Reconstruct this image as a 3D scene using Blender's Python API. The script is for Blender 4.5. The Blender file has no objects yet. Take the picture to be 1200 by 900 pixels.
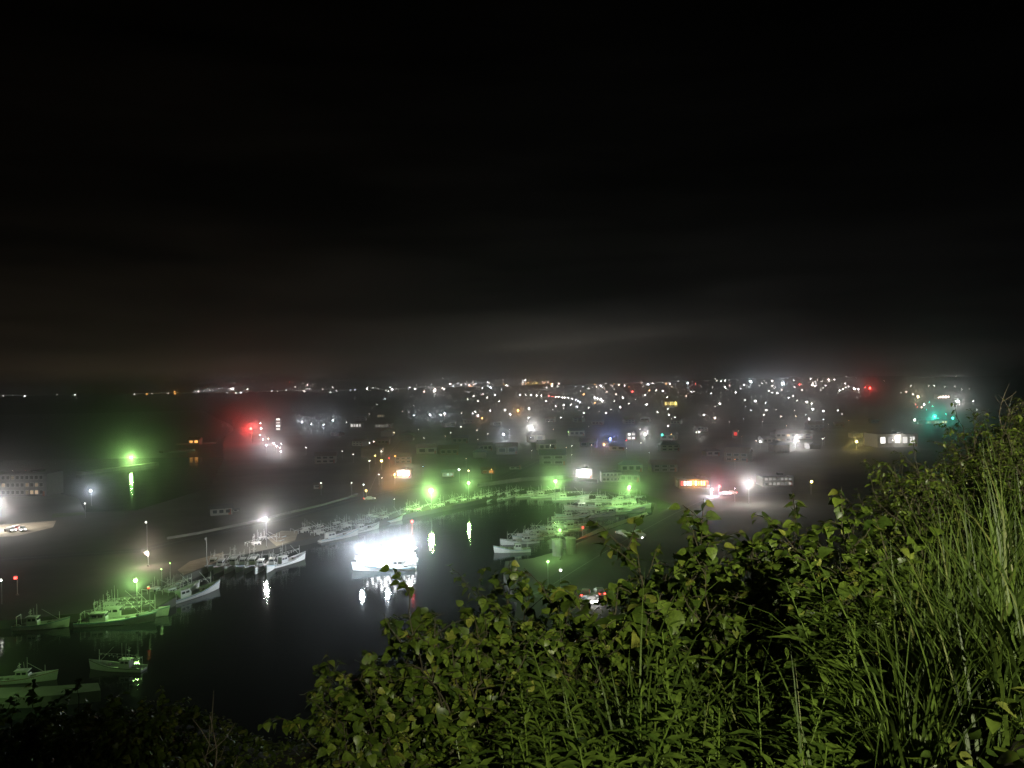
import bpy, bmesh, math, random
from mathutils import Vector, Matrix, noise
rnd = random.Random(7)
PI = math.pi
scene = bpy.context.scene
COL = scene.collection

# ------------------------------------------------------------------ camera frame
CZ = 45.0                       # eye height above the harbour water
F = 906.0                       # focal length in photo pixels (1200 wide)
ROLL = math.radians(0.86); PITCH = 2.0 / F
SIG = .00065                     # haze density per metre
R_ = Vector((math.cos(ROLL), 0, -math.sin(ROLL)))
U_ = Vector((math.sin(ROLL), 0, math.cos(ROLL)))
FW = Vector((0, 1, 0))
FWD = (FW * math.cos(PITCH) + U_ * math.sin(PITCH)).normalized()
UP = (U_ * math.cos(PITCH) - FW * math.sin(PITCH)).normalized()
CAM = Vector((0, 0, CZ))

def ray(u, v):
    return R_ * ((u - 600) / F) + UP * ((450 - v) / F) + FWD

def at(u, v, z=0.0):
    d = ray(u, v)
    dz = min(d.z, -0.004)
    t = (z - CZ) / dz
    p = CAM + d * t
    return Vector((p.x, p.y, z))

def lerp(a, b, t): return a + (b - a) * t
def sstep(t):
    t = max(0.0, min(1.0, t)); return t * t * (3 - 2 * t)
def interp(x, pts):
    if x <= pts[0][0]: return pts[0][1]
    for (a, va), (b, vb) in zip(pts, pts[1:]):
        if x <= b: return lerp(va, vb, sstep((x - a) / (b - a)))
    return pts[-1][1]

QZ = 1.6                        # quay level
def far_z(x, y):
    D = math.hypot(x, y); s = x / max(y, 1.0); u = 600 + F * s
    crest = interp(u, [(-300, 37), (250, 38), (500, 42), (700, 47), (850, 56), (1000, 58), (1120, 52), (1400, 60)])
    sea = interp(u, [(225, 1), (300, 0)])
    town = QZ + (crest - QZ) * sstep((D - 950) / 1700)
    coast = -3 + (crest + 3) * sstep((D - 1750) / 850)
    z = lerp(town, coast, sea)
    n = noise.noise(Vector((x / 300, y / 300, 3.1)))
    z += n * 4.0 * sstep((D - 1100) / 900)
    z -= max(0, D - 2700) * 0.004
    return z

def ground_z(x, y):
    D = math.hypot(x, y)
    return far_z(x, y) if D > 930 else QZ

def hit(u, v, H=0.0):
    """where the view ray through a photo pixel is H above the land"""
    d = ray(u, v); t = 60.0
    while t < 2500:
        p = CAM + d * t
        if p.z <= ground_z(p.x, p.y) + H: break
        t *= 1.004
    p = CAM + d * t
    return p, ground_z(p.x, p.y), t

# ------------------------------------------------------------------ materials
MATS = {}
def newmat(name):
    m = bpy.data.materials.new(name); m.use_nodes = True
    m.node_tree.nodes.clear(); return m, m.node_tree.nodes, m.node_tree.links

def mat(name, col, rough=0.7, noise_scale=3.0, var=0.25, metal=0.0, bump=0.15, spec=0.4, coord='Object', col2=None):
    if name in MATS: return MATS[name]
    m, N, L = newmat(name)
    out = N.new('ShaderNodeOutputMaterial'); b = N.new('ShaderNodeBsdfPrincipled')
    tc = N.new('ShaderNodeTexCoord'); nz = N.new('ShaderNodeTexNoise'); nz.inputs['Scale'].default_value = noise_scale
    nz.inputs['Detail'].default_value = 6; nz.inputs['Roughness'].default_value = 0.65
    L.new(tc.outputs[coord], nz.inputs['Vector'])
    cr = N.new('ShaderNodeValToRGB')
    c2 = col2 or tuple(c * (1 + var) for c in col); c1 = tuple(c * (1 - var) for c in col)
    cr.color_ramp.elements[0].color = (*c1, 1); cr.color_ramp.elements[1].color = (*c2, 1)
    cr.color_ramp.elements[0].position = .3; cr.color_ramp.elements[1].position = .7
    L.new(nz.outputs['Fac'], cr.inputs['Fac']); L.new(cr.outputs['Color'], b.inputs['Base Color'])
    b.inputs['Roughness'].default_value = rough; b.inputs['Metallic'].default_value = metal
    b.inputs['Specular IOR Level'].default_value = spec
    if bump:
        bp = N.new('ShaderNodeBump'); bp.inputs['Strength'].default_value = bump; bp.inputs['Distance'].default_value = .05
        L.new(nz.outputs['Fac'], bp.inputs['Height']); L.new(bp.outputs['Normal'], b.inputs['Normal'])
    L.new(b.outputs['BSDF'], out.inputs['Surface'])
    MATS[name] = m; return m

def emit(name, col, strength):
    key = f'{name}_{strength}'
    if key in MATS: return MATS[key]
    m, N, L = newmat(key)
    out = N.new('ShaderNodeOutputMaterial'); e = N.new('ShaderNodeEmission')
    e.inputs['Color'].default_value = (*col, 1); e.inputs['Strength'].default_value = strength
    L.new(e.outputs['Emission'], out.inputs['Surface'])
    m.cycles.emission_sampling = 'NONE'
    MATS[key] = m; return m

def leafmat(name, dark, light, yellow=None, rough=0.42):
    m, N, L = newmat(name)
    out = N.new('ShaderNodeOutputMaterial'); b = N.new('ShaderNodeBsdfPrincipled')
    g = N.new('ShaderNodeNewGeometry'); cr = N.new('ShaderNodeValToRGB')
    cr.color_ramp.elements[0].color = (*dark, 1); cr.color_ramp.elements[1].color = (*light, 1)
    cr.color_ramp.elements[1].position = .85
    if yellow:
        e = cr.color_ramp.elements.new(.97); e.color = (*yellow, 1)
    L.new(g.outputs['Random Per Island'], cr.inputs['Fac'])
    tc = N.new('ShaderNodeTexCoord'); nz = N.new('ShaderNodeTexNoise'); nz.inputs['Scale'].default_value = 35
    L.new(tc.outputs['Object'], nz.inputs['Vector'])
    mx = N.new('ShaderNodeMix'); mx.data_type = 'RGBA'; mx.blend_type = 'MULTIPLY'; mx.inputs['Factor'].default_value = .6
    L.new(cr.outputs['Color'], mx.inputs['A'])
    c2 = N.new('ShaderNodeValToRGB'); c2.color_ramp.elements[0].color = (.45, .45, .4, 1); c2.color_ramp.elements[1].color = (1.3, 1.3, 1.2, 1)
    c2.color_ramp.elements[0].position = .3; c2.color_ramp.elements[1].position = .7
    L.new(nz.outputs['Fac'], c2.inputs['Fac']); L.new(c2.outputs['Color'], mx.inputs['B'])
    L.new(mx.outputs['Result'], b.inputs['Base Color'])
    b.inputs['Roughness'].default_value = rough; b.inputs['Specular IOR Level'].default_value = .45
    tr = N.new('ShaderNodeBsdfTranslucent'); L.new(mx.outputs['Result'], tr.inputs['Color'])
    ms = N.new('ShaderNodeMixShader'); ms.inputs['Fac'].default_value = .25
    L.new(b.outputs['BSDF'], ms.inputs[1]); L.new(tr.outputs['BSDF'], ms.inputs[2])
    L.new(ms.outputs['Shader'], out.inputs['Surface'])
    MATS[name] = m; return m

COLS = dict(white=(1, .95, .9), cool=(.82, .9, 1), warm=(1, .74, .45), orange=(1, .42, .1), red=(1, .04, .03),
            green=(.47, 1, .25), teal=(.03, 1, .68), blue=(.25, .35, 1), yellow=(1, .78, .2), pink=(1, .72, .62))
M_white = mat('white_paint', (.80, .80, .78), .45, 4, .12)
M_blue = mat('blue_paint', (.10, .28, .42), .45, 4, .2)
M_deck = mat('worn_deck', (.30, .28, .24), .8, 6, .3)
M_rub = mat('dark_rubber', (.03, .03, .032), .8, 6, .2)
M_steel = mat('galvanised_steel', (.42, .43, .43), .45, 8, .2, metal=.6)
M_rust = mat('rusty_red_paint', (.30, .07, .04), .7, 5, .35)
M_glassd = mat('dark_glass', (.02, .025, .03), .08, 2, .1, bump=0)
M_conc = mat('weathered_concrete', (.22, .21, .195), .85, .25, .3, bump=.3)
M_wall = [mat('plaster_wall', (.34, .33, .30), .85, .6, .15), mat('grey_wall', (.16, .165, .17), .8, .6, .15), mat('tan_wall', (.18, .15, .11), .85, .6, .2)]
M_roof = [mat('dark_roof_tile', (.07, .07, .08), .6, 1.5, .3), mat('brown_roof_tile', (.12, .075, .055), .65, 1.5, .3), mat('blue_metal_roof', (.09, .13, .17), .5, 1.0, .25)]
M_bark = mat('bark', (.05, .045, .025), .9, 12, .35)
M_twig = mat('bare_grey_twig', (.22, .19, .14), .9, 14, .3)
M_rubr = mat('car_tyre', (.02, .02, .02), .85, 6, .2)
M_soil = mat('hillside_soil', (.028, .024, .015), .95, .8, .5, bump=.6)
M_land = mat('town_land', (.085, .083, .07), .95, .02, .5, bump=.4)
M_farland = mat('far_land_soil', (.045, .05, .035), .95, .01, .5, bump=0)
M_asph = mat('asphalt', (.05, .05, .052), .85, .3, .25, bump=.2)
M_line = mat('road_paint', (.22, .22, .21), .7, 2, .15)
M_sand = mat('pale_gravel', (.34, .29, .21), .95, .25, .3, bump=.4)
M_verge = mat('mown_grass_ground', (.07, .11, .03), .95, .3, .5, bump=.8)

# ------------------------------------------------------------------ mesh builder
class MB:
    def __init__(s): s.v = []; s.f = []; s.m = []; s.k = 0
    def add(s, vs, fs):
        b = len(s.v); s.v.extend(tuple(p) for p in vs)
        for f in fs: s.f.append([b + i for i in f]); s.m.append(s.k)
        return s
    def box(s, c, d, rz=0, taper=1.0):
        c = Vector(c); hx, hy, hz = d[0] / 2, d[1] / 2, d[2] / 2
        R = Matrix.Rotation(rz, 3, 'Z'); vs = []
        for sz in (-1, 1):
            k = taper if sz > 0 else 1
            for sx, sy in ((-1, -1), (1, -1), (1, 1), (-1, 1)):
                vs.append(c + R @ Vector((sx * hx * k, sy * hy * k, sz * hz)))
        return s.add(vs, [(3, 2, 1, 0), (4, 5, 6, 7), (0, 1, 5, 4), (1, 2, 6, 5), (2, 3, 7, 6), (3, 0, 4, 7)])
    def tube(s, pts, r, n=6, r1=None):
        pts = [Vector(p) for p in pts]; r1 = r if r1 is None else r1
        rings = []
        for i, p in enumerate(pts):
            t = (pts[min(i + 1, len(pts) - 1)] - pts[max(i - 1, 0)]).normalized()
            a = t.orthogonal().normalized() if abs(t.z) > .99 else t.cross(Vector((0, 0, 1))).normalized()
            b = t.cross(a); rr = lerp(r, r1, i / max(1, len(pts) - 1))
            rings.append([p + (a * math.cos(2 * PI * k / n) + b * math.sin(2 * PI * k / n)) * rr for k in range(n)])
        vs = [q for rg in rings for q in rg]; fs = []
        for i in range(len(pts) - 1):
            for k in range(n):
                fs.append((i * n + k, i * n + (k + 1) % n, (i + 1) * n + (k + 1) % n, (i + 1) * n + k))
        fs.append(tuple(range(n - 1, -1, -1))); fs.append(tuple((len(pts) - 1) * n + k for k in range(n)))
        return s.add(vs, fs)
    def lathe(s, prof, n=16, c=(0, 0, 0)):
        c = Vector(c); vs = []; fs = []
        for r, z in prof:
            for k in range(n): vs.append(c + Vector((r * math.cos(2 * PI * k / n), r * math.sin(2 * PI * k / n), z)))
        for i in range(len(prof) - 1):
            for k in range(n): fs.append((i * n + k, i * n + (k + 1) % n, (i + 1) * n + (k + 1) % n, (i + 1) * n + k))
        fs.append(tuple(range(n - 1, -1, -1))); fs.append(tuple((len(prof) - 1) * n + k for k in range(n)))
        return s.add(vs, fs)
    def ball(s, c, r, n=8):
        return s.lathe([(max(.02, math.sin(a)) * r, -math.cos(a) * r) for a in [PI * i / (n // 2 + 1) for i in range(n // 2 + 2)]], n, c)
    def build(s, name, mats, parent=None, smooth=False):
        me = bpy.data.meshes.new(name); me.from_pydata([tuple(p) for p in s.v], [], s.f)
        if not isinstance(mats, (list, tuple)): mats = [mats]
        for m in mats: me.materials.append(m)
        if len(mats) > 1: me.polygons.foreach_set('material_index', s.m)
        if smooth: me.polygons.foreach_set('use_smooth', [True] * len(me.polygons))
        me.update()
        o = bpy.data.objects.new(name, me); COL.objects.link(o)
        if parent: o.parent = parent
        return o

def tag(o, label=None, cat=None, group=None, kind=None):
    if label: o['label'] = label
    if cat: o['category'] = cat
    if group: o['group'] = group
    if kind: o['kind'] = kind
    return o
def empty(name, loc, rz=0, label=None, cat=None, group=None, scale=1.0):
    o = bpy.data.objects.new(name, None); COL.objects.link(o)
    o.location = loc; o.rotation_euler = (0, 0, rz); o.scale = (scale,) * 3; o.empty_display_size = .1
    return tag(o, label, cat, group)
def copy_tree(o, parent=None):
    c = o.copy(); COL.objects.link(c); c.parent = parent
    for ch in [k for k in bpy.data.objects if k.parent == o]: copy_tree(ch, c)
    return c
KIDS = {}
def clone(o, parent=None):
    c = o.copy(); COL.objects.link(c); c.parent = parent
    if o.name not in KIDS: KIDS[o.name] = [k.name for k in o.children]
    for n in KIDS[o.name]: clone(bpy.data.objects[n], c)
    return c
ONES = 'first second third fourth fifth sixth seventh eighth ninth tenth eleventh twelfth thirteenth fourteenth fifteenth sixteenth seventeenth eighteenth nineteenth'.split()
TENS = {20: 'twent', 30: 'thirt', 40: 'fort', 50: 'fift'}
def ordw(i):
    i += 1
    if i < 20: return ONES[i - 1]
    t = i // 10 * 10
    return TENS[t] + 'ieth' if i % 10 == 0 else TENS[t] + 'y-' + ONES[i % 10 - 1]

LIGHT_GAIN = 1.0
def point(loc, col, I, r, parent=None):
    """a lamp of radiant intensity I"""
    l = bpy.data.lights.new('lamp_light', 'POINT'); l.color = COLS[col] if isinstance(col, str) else col
    l.energy = I * 4 * PI * LIGHT_GAIN; l.shadow_soft_size = r; l.use_soft_falloff = False
    o = bpy.data.objects.new('lamp_light', l); COL.objects.link(o); o.location = loc
    if parent: o.parent = parent
    return o

# ------------------------------------------------------------------ setting: water, land, hill
def poly_prism(name, pts, z0, z1, m, kind='structure'):
    bm = bmesh.new()
    top = [bm.verts.new((p[0], p[1], z1)) for p in pts]; bot = [bm.verts.new((p[0], p[1], z0)) for p in pts]
    f = bm.faces.new(top)
    n = len(pts)
    for i in range(n): bm.faces.new((top[i], bot[i], bot[(i + 1) % n], top[(i + 1) % n]))
    bm.normal_update(); bmesh.ops.triangulate(bm, faces=[f])
    bmesh.ops.recalc_face_normals(bm, faces=bm.faces)
    me = bpy.data.meshes.new(name); bm.to_mesh(me); bm.free(); me.materials.append(m)
    o = bpy.data.objects.new(name, me); COL.objects.link(o)
    if kind: o['kind'] = kind
    return o

def sheet(name, pts, z, m, kind='structure'):
    bm = bmesh.new(); f = bm.faces.new([bm.verts.new((p[0], p[1], z)) for p in pts]); bm.normal_update(); bmesh.ops.triangulate(bm, faces=[f])
    bm.normal_update()
    for f in bm.faces:
        if f.normal.z < 0: f.normal_flip()
    me = bpy.data.meshes.new(name); bm.to_mesh(me); bm.free(); me.materials.append(m)
    o = bpy.data.objects.new(name, me); COL.objects.link(o); o['kind'] = kind
    return o

def water_mat():
    m, N, L = newmat('harbour_water')
    out = N.new('ShaderNodeOutputMaterial'); b = N.new('ShaderNodeBsdfPrincipled')
    b.inputs['Base Color'].default_value = (.006, .010, .010, 1); b.inputs['Roughness'].default_value = .05
    b.inputs['IOR'].default_value = 1.33
    tc = N.new('ShaderNodeTexCoord')
    n1 = N.new('ShaderNodeTexNoise'); n1.inputs['Scale'].default_value = .9; n1.inputs['Detail'].default_value = 4
    n2 = N.new('ShaderNodeTexNoise'); n2.inputs['Scale'].default_value = .12; n2.inputs['Detail'].default_value = 3
    L.new(tc.outputs['Object'], n1.inputs['Vector']); L.new(tc.outputs['Object'], n2.inputs['Vector'])
    ad = N.new('ShaderNodeMath'); ad.operation = 'MULTIPLY_ADD'; ad.inputs[1].default_value = 2.0
    L.new(n2.outputs['Fac'], ad.inputs[0]); L.new(n1.outputs['Fac'], ad.inputs[2])
    bp = N.new('ShaderNodeBump'); bp.inputs['Strength'].default_value = .13; bp.inputs['Distance'].default_value = .25
    L.new(ad.outputs[0], bp.inputs['Height']); L.new(bp.outputs['Normal'], b.inputs['Normal'])
    L.new(b.outputs['BSDF'], out.inputs['Surface'])
    return m
sheet('harbour_water', [(-4000, -150), (4000, -150), (4000, 5200), (-4000, 5200)], 0.0, water_mat())

def sea_mat():
    m, N, L = newmat('open_sea')
    out = N.new('ShaderNodeOutputMaterial'); b = N.new('ShaderNodeBsdfPrincipled'); b.inputs['Base Color'].default_value = (.006, .010, .010, 1)
    b.inputs['Roughness'].default_value = .32; b.inputs['IOR'].default_value = 1.33
    tc = N.new('ShaderNodeTexCoord'); n1 = N.new('ShaderNodeTexNoise'); n1.inputs['Scale'].default_value = .35; n1.inputs['Detail'].default_value = 5; L.new(tc.outputs['Object'], n1.inputs['Vector'])
    bp = N.new('ShaderNodeBump'); bp.inputs['Strength'].default_value = .7; bp.inputs['Distance'].default_value = .8; L.new(n1.outputs['Fac'], bp.inputs['Height']); L.new(bp.outputs['Normal'], b.inputs['Normal'])
    L.new(b.outputs['BSDF'], out.inputs['Surface']); return m
sheet('open_sea', [(-4000, 520), (-190, 520), (-190, 900), (-300, 1500), (-200, 2600), (-4000, 2600)], .012, sea_mat())
basin = [(-300, 745), (20, 726), (100, 718), (185, 712), (206, 700), (214, 676), (262, 655), (322, 642), (345, 635), (390, 625), (432, 614),
         (470, 604), (520, 594), (565, 585), (605, 577), (650, 573), (690, 576), (730, 580), (768, 590), (764, 603), (735, 613), (700, 626),
         (660, 644), (625, 654), (592, 658), (590, 672), (606, 705), (592, 790), (560, 900)]
main = [at(u, v, QZ) for u, v in basin]
main += [Vector((-120, -60, 0)), Vector((300, -60, 0)), Vector((900, 250, 0))]
for k in range(0, 13):
    a = lerp(55, -19.5, k / 12); main.append(Vector((945 * math.sin(math.radians(a)), 945 * math.cos(math.radians(a)), 0)))
poly_prism('quay', [at(u, v, QZ) for u, v in ((-300, 815), (60, 804), (115, 800), (118, 809), (60, 815), (-300, 832))], -2.0, QZ, M_conc)
coast = [(262, 512), (262, 540), (245, 572), (160, 598), (100, 600), (92, 584), (60, 576), (-300, 570)]
main += [at(u, v, QZ) for u, v in coast]
poly_prism('town_ground', main, -2.0, QZ, M_land)

# far land, a height field rising to the horizon
def heightfield(name, us, ds, zf, m):
    vs = []; fs = []
    for d in ds:
        for u in us:
            a = math.atan((u - 600) / F); x, y = d * math.sin(a), d * math.cos(a)
            vs.append((x, y, zf(x, y)))
    n = len(us)
    for i in range(len(ds) - 1):
        for j in range(n - 1): fs.append((i * n + j, i * n + j + 1, (i + 1) * n + j + 1, (i + 1) * n + j))
    me = bpy.data.meshes.new(name); me.from_pydata(vs, [], fs); me.materials.append(m)
    me.polygons.foreach_set('use_smooth', [True] * len(fs))
    o = bpy.data.objects.new(name, me); COL.objects.link(o); o['kind'] = 'structure'; return o
heightfield('far_land', [-420 + 22 * i for i in range(96)], [925 + 35 * i for i in range(60)] + [3100, 3500, 4200, 5000],
            lambda x, y: far_z(x, y) - .12, M_farland)

# the hill under the camera
def hill_f(s):   # ground slope along a ray from the viewpoint, by direction s = x / y
    return interp(s, [(-1.2, -.32), (-.66, -.29), (-.45, -.30), (-.3, -.38), (-.15, -.30), (.1, -.26), (.33, -.25), (.44, -.15), (.55, -.055), (.66, .015), (.9, .06), (3, .1)])
def hill_z(x, y):
    r = math.hypot(x, y)
    if y <= .3: s = 3.0 * (1 if x > 0 else -1) if abs(x) > .9 else x / .3
    else: s = max(-3, min(3, x / y))
    f = hill_f(s)
    back = sstep((.5 - y) / 3)
    f = lerp(f, .03, back)
    R0 = interp(s, [(-.6, 13), (.2, 15), (.5, 20), (.8, 34)])
    if back > 0: R0 = lerp(R0, 40, back)
    z = CZ - 1.62 + f * min(r, R0)
    if r > R0: 
        k = r - R0
        z -= .25 * k + .5 * max(0, k - 2) if False else (.62 * k if k > 4 else .62 * k * k / 8 + .31 * k * 0 + 0)
        if k > 4: z += .62 * 2
    z += .18 * noise.noise(Vector((x * .5, y * .5, 1.7))) * min(1, r / 3)
    return max(z, -2.5)
vs = []; fs = []; NA = 120
rs = [0.0, .6, 1.2] + [1.8 + .6 * i for i in range(34)] + [24 + 4 * i for i in range(28)]
for r in rs:
    for k in range(NA):
        a = 2 * PI * k / NA; x, y = r * math.sin(a), r * math.cos(a)
        zz = hill_z(x, y)
        vs.append((x, y, zz))
for i in range(len(rs) - 1):
    for k in range(NA): fs.append((i * NA + k, (i + 1) * NA + k, (i + 1) * NA + (k + 1) % NA, i * NA + (k + 1) % NA))
me = bpy.data.meshes.new('hillside'); me.from_pydata(vs, [], fs); me.materials.append(M_soil)
me.polygons.foreach_set('use_smooth', [True] * len(fs))
o = bpy.data.objects.new('hillside', me); COL.objects.link(o); o['kind'] = 'structure'

# aprons, verges and roads
def patch(name, px, m, dz=.004): return sheet(name, [at(u, v, QZ) for u, v in px], QZ + dz, m)
patch('gravel_yard', [(208, 668), (222, 658), (262, 647), (262, 655), (215, 674)], M_sand)
patch('gravel_yard', [(312, 630), (330, 622), (350, 622), (346, 633), (324, 640)], M_sand)
patch('gravel_yard', [(-40, 632), (20, 628), (62, 618), (66, 610), (-40, 618)], M_sand)
patch('quay_pavement', [(672, 634), (700, 620), (735, 608), (758, 600), (760, 603), (735, 612), (700, 625)], M_sand, .008)
patch('grass_verge', [(600, 573), (650, 568), (668, 569), (668, 572.4), (650, 572.3), (605, 576)], M_verge)
patch('grass_verge', [(690, 572), (750, 576), (790, 592), (772, 601), (769, 589), (731, 579)], M_verge, .012)
patch('grass_verge', [(60, 607), (100, 603), (96, 600), (62, 602)], M_verge)  # a pier lit green; that light is put into the ground colour
patch('quay_pavement', [(110, 716), (186, 710), (205, 698), (213, 675), (207, 672), (190, 690), (120, 704)], M_conc)

def ribbon(name, path, w, z, m, closed=False):
    pts = [Vector((p.x, p.y, 0)) for p in path]
    dense = []
    for a, b in zip(pts, pts[1:]):
        n = max(1, int((b - a).length / 15))
        dense += [a.lerp(b, i / n) for i in range(n)]
    dense.append(pts[-1]); vs = []; fs = []
    for i, p in enumerate(dense):
        t = (dense[min(i + 1, len(dense) - 1)] - dense[max(i - 1, 0)]).normalized(); nn = Vector((-t.y, t.x, 0))
        vs += [(p.x - nn.x * w / 2, p.y - nn.y * w / 2, z), (p.x + nn.x * w / 2, p.y + nn.y * w / 2, z)]
    for i in range(len(dense) - 1): fs.append((2 * i, 2 * i + 2, 2 * i + 3, 2 * i + 1))
    mb = MB(); mb.add(vs, fs); o = mb.build(name, m); o['kind'] = 'structure'; return o
def road(px, w, z):
    path = [at(u, v, QZ) for u, v in px]
    ribbon('road', path, w, QZ + z, M_asph)
    ribbon('road_marking', path, .18, QZ + z + .004, M_line)
road([(-200, 668), (60, 652), (165, 645), (230, 630), (330, 609), (412, 586), (480, 571), (560, 560), (650, 560), (745, 571), (860, 581), (960, 576), (1100, 560)], 6.5, .016)
road([(430, 582), (440, 560), (452, 536), (470, 515), (500, 500)], 5.5, .024)
road([(590, 559), (640, 536), (720, 520), (850, 521), (1000, 526), (1100, 524)], 6.5, .032)
road([(640, 690), (668, 672), (720, 640), (790, 602), (830, 583)], 6.0, .040)
road([(600, 705), (650, 688), (700, 707), (760, 712)], 6.0, .048)

# seawall, breakwater, far pier slab
def wall_line(name, px, w, h, label, cat, z0=QZ):
    mb = MB(); P = [at(u, v, z0) for u, v in px]
    for a, b in zip(P, P[1:]):
        d = b - a; mb.box(((a.x + b.x) / 2, (a.y + b.y) / 2, z0 + h / 2 - .2), (d.length + w * .9, w, h + .4), math.atan2(d.y, d.x))
    return tag(mb.build(name, M_conc), label, cat)
wall_line('seawall', [(196, 632), (232, 626), (300, 612), (330, 604), (380, 592), (418, 581)], .5, .7, 'low concrete seawall running from the lone house towards the green lamp', 'wall')
wall_line('breakwater', [(96, 557), (135, 552), (180, 546)], 4.5, 2.0, 'concrete breakwater carrying the green lamp out in the dark water', 'breakwater', z0=-.3)
wall_line('pier', [(194, 531), (221, 529)], 7, 1.6, 'pale floating pier slab between the green breakwater lamp and the lit hut', 'pier', z0=-.3)
wall_line('pier', [(216, 521), (244, 520)], 14, 1.6, 'short dark landing under the orange-lit hut', 'pier', z0=-.3)
wall_line('embankment_wall', [(560, 571), (610, 564), (660, 561), (700, 566)], .6, 1.6, 'grey embankment wall behind the far row of moored boats', 'wall')

# ------------------------------------------------------------------ lamps
LAND = []       # landmarks used to word the labels of small lights: (u, v, phrase)
# radiant intensity of the lamps strong enough to light what is round them
GLOW = {(153.5, 536): 3900, (158.5, 680): 760, (505, 575): 3600, (549, 566): 1300, (651, 564): 1900, (737.5, 571): 2100, (642, 658): 160, (656, 621): 620, (311, 608): 1600, (106, 575): 700, (-7, 592): 3600,
        (172, 648): 500, (294, 502): 5200, (623, 501): 3600, (878, 565): 1900, (932.5, 515.5): 2700, (1004, 517.5): 700, (880, 447): 2600, (917, 449.5): 2900,
        (1121.5, 470): 3400, (509, 458): 1700, (1019.5, 454.5): 1900, (1095.5, 488): 3300, (1076, 465): 2400, (756, 509): 1700, (834, 574): 1400, (683, 618): 45, (843, 570): 600, (607, 481): 1300, (715, 514): 1500, (-30, 772): 170}
def lamp(u, v, col, I, r=None, H=6.0, label=None, cat='street lamp', group=None, L=None, major=True, name='street_lamp', halo=True, base=None):
    """a lamp whose head lies on the view ray (u, v), on a pole H high standing on the land below"""
    if base is not None: p, g, D = CAM + ray(u, v) * base, None, base; g = max(QZ, ground_z(p.x, p.y)) if p.y > 60 else QZ
    else: p, g, D = hit(u, v, H)
    if r is None: r = max(.16, D * .00038)
    h = p.z - g
    if major: r *= 1.45
    else: r *= .95 * random.Random(int(u * 13 + v)).choice([.75, .9, 1, 1.15, 1.3])
    L = L if L is not None else 120.0
    L = round(14.0 * max(.02, min(2.0, L / 250)) * math.exp(SIG * D), 1) if L > 1 else L
    I = GLOW[(u, v)] * .42 if (u, v) in GLOW else I if (not major and halo) else 0
    em = emit('lamp_' + col, COLS[col], L)
    head_off = Vector((0, 0, 0))
    if major:
        root = empty(name, (p.x, p.y, g), 0, label, cat, group)
        MB().tube([(0.0, r + .25, 0), (0, r + .22, h * .9), (0, r + .1, h + r + .1), (0, 0, h + r + .12)], max(.07, r * .22), 7, max(.05, r * .16)).build('pole', M_steel, root)
        MB().box((0, r + .25, .12), (.45, .45, .3)).build('base', M_conc, root)
        MB().lathe([(r * .5, h + r * .98), (r * 1.15, h + r * .75), (r * .9, h + r * 1.1), (r * .3, h + r * 1.25)], 10).build('lamp_hood', M_steel, root)
        MB().ball((0, 0, h), r * .92, 10).build('bulb', em, root)
        if I: point((0, 0, h), col, I, r, root)
    else:
        mb = MB(); mb.tube([(0, r, 0), (0, r, h + r * .4)], max(.06, r * .18), 5); mb.k = 1; mb.ball((0, 0, h), r * .92, 8)
        root = mb.build(name, [M_steel, em]); root.location = (p.x, p.y, g); tag(root, label, cat, group)
        if I: point((0, 0, h), col, I, r, root)
    return root

G1 = 'tall lamps around the harbour'
lamp(153.5, 536, 'green', 560, r=.45, H=7.5, base=45 * F / 89, label='green lamp with a wide green glow standing alone on the breakwater', group=G1, L=900)
lamp(158.5, 680, 'green', 190, r=.24, H=7, label='green lamp on the quay beside the long moored boats', group=G1, L=900)
lamp(505, 575, 'green', 620, r=.55, H=7, label='brightest green lamp, its glare doubled in the harbour water below', group=G1, L=900)
lamp(549, 566, 'green', 150, r=.3, H=7, label='green quay lamp next right of the brightest green lamp', group=G1, L=600)
lamp(651, 564, 'green', 200, r=.32, H=7, label='green lamp on the far quay left of the dazzling white shop', group=G1, L=600)
lamp(737.5, 571, 'green', 150, r=.28, H=7, label='green lamp on the far quay right of the dazzling white shop', group=G1, L=600)
lamp(642, 658, 'green', 14, r=.16, H=6, label='small pale green lamp below the twin tanks', group=G1, L=200)
lamp(-30, 772, 'green', 1, r=.25, H=7, label='green lamp over the near quay, just outside the left edge', group=G1, L=600)
lamp(656, 621, 'green', 1, r=.16, H=7.5, label='added green lamp among the masts that lights the tank pier boats', group=G1, L=120)  # lamp added here to light the pier boats green
lamp(311, 608, 'white', 330, r=.22, H=8, label='white star-like lamp behind the raft of boats moored bows-out', group=G1, L=900)
lamp(106, 575, 'cool', 150, r=.22, H=6, label='cool white lamp below left of the green breakwater lamp', group=G1, L=500)
lamp(-7, 592, 'white', 420, r=.3, H=8, label='white floodlight at the left edge by the warehouse yard', group=G1, L=500)
lamp(172, 648, 'pink', 130, r=.3, H=3.5, label='pinkish white light on the quay road above the green quay lamp', group=G1, L=500)
lamp(171, 612, 'white', 12, r=.2, H=9, label='slim pole with a pale head above the pinkish quay light', group=G1, L=40)
lamp(294, 502, 'red', 700, r=.55, H=12, label='big red beacon at the left end of the town', cat='beacon', L=700, name='beacon')
lamp(623, 501, 'white', 560, r=.40, H=9, label='white star-like floodlight in the middle of the town', L=900)
lamp(878, 565, 'white', 460, r=.32, H=8, label='white star-like lamp beside the long two-storey building', L=900)
lamp(932.5, 515.5, 'white', 520, r=.36, H=6, label='white lamp in front of the two-storey house on the right', L=900)
lamp(1004, 517.5, 'yellow', 240, r=.36, H=5, label='yellowish lamp left of the open-fronted depot', L=500)
lamp(951, 564.5, 'yellow', 70, r=.3, H=5, label='single yellowish lamp right of the long two-storey building', L=500)
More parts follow.
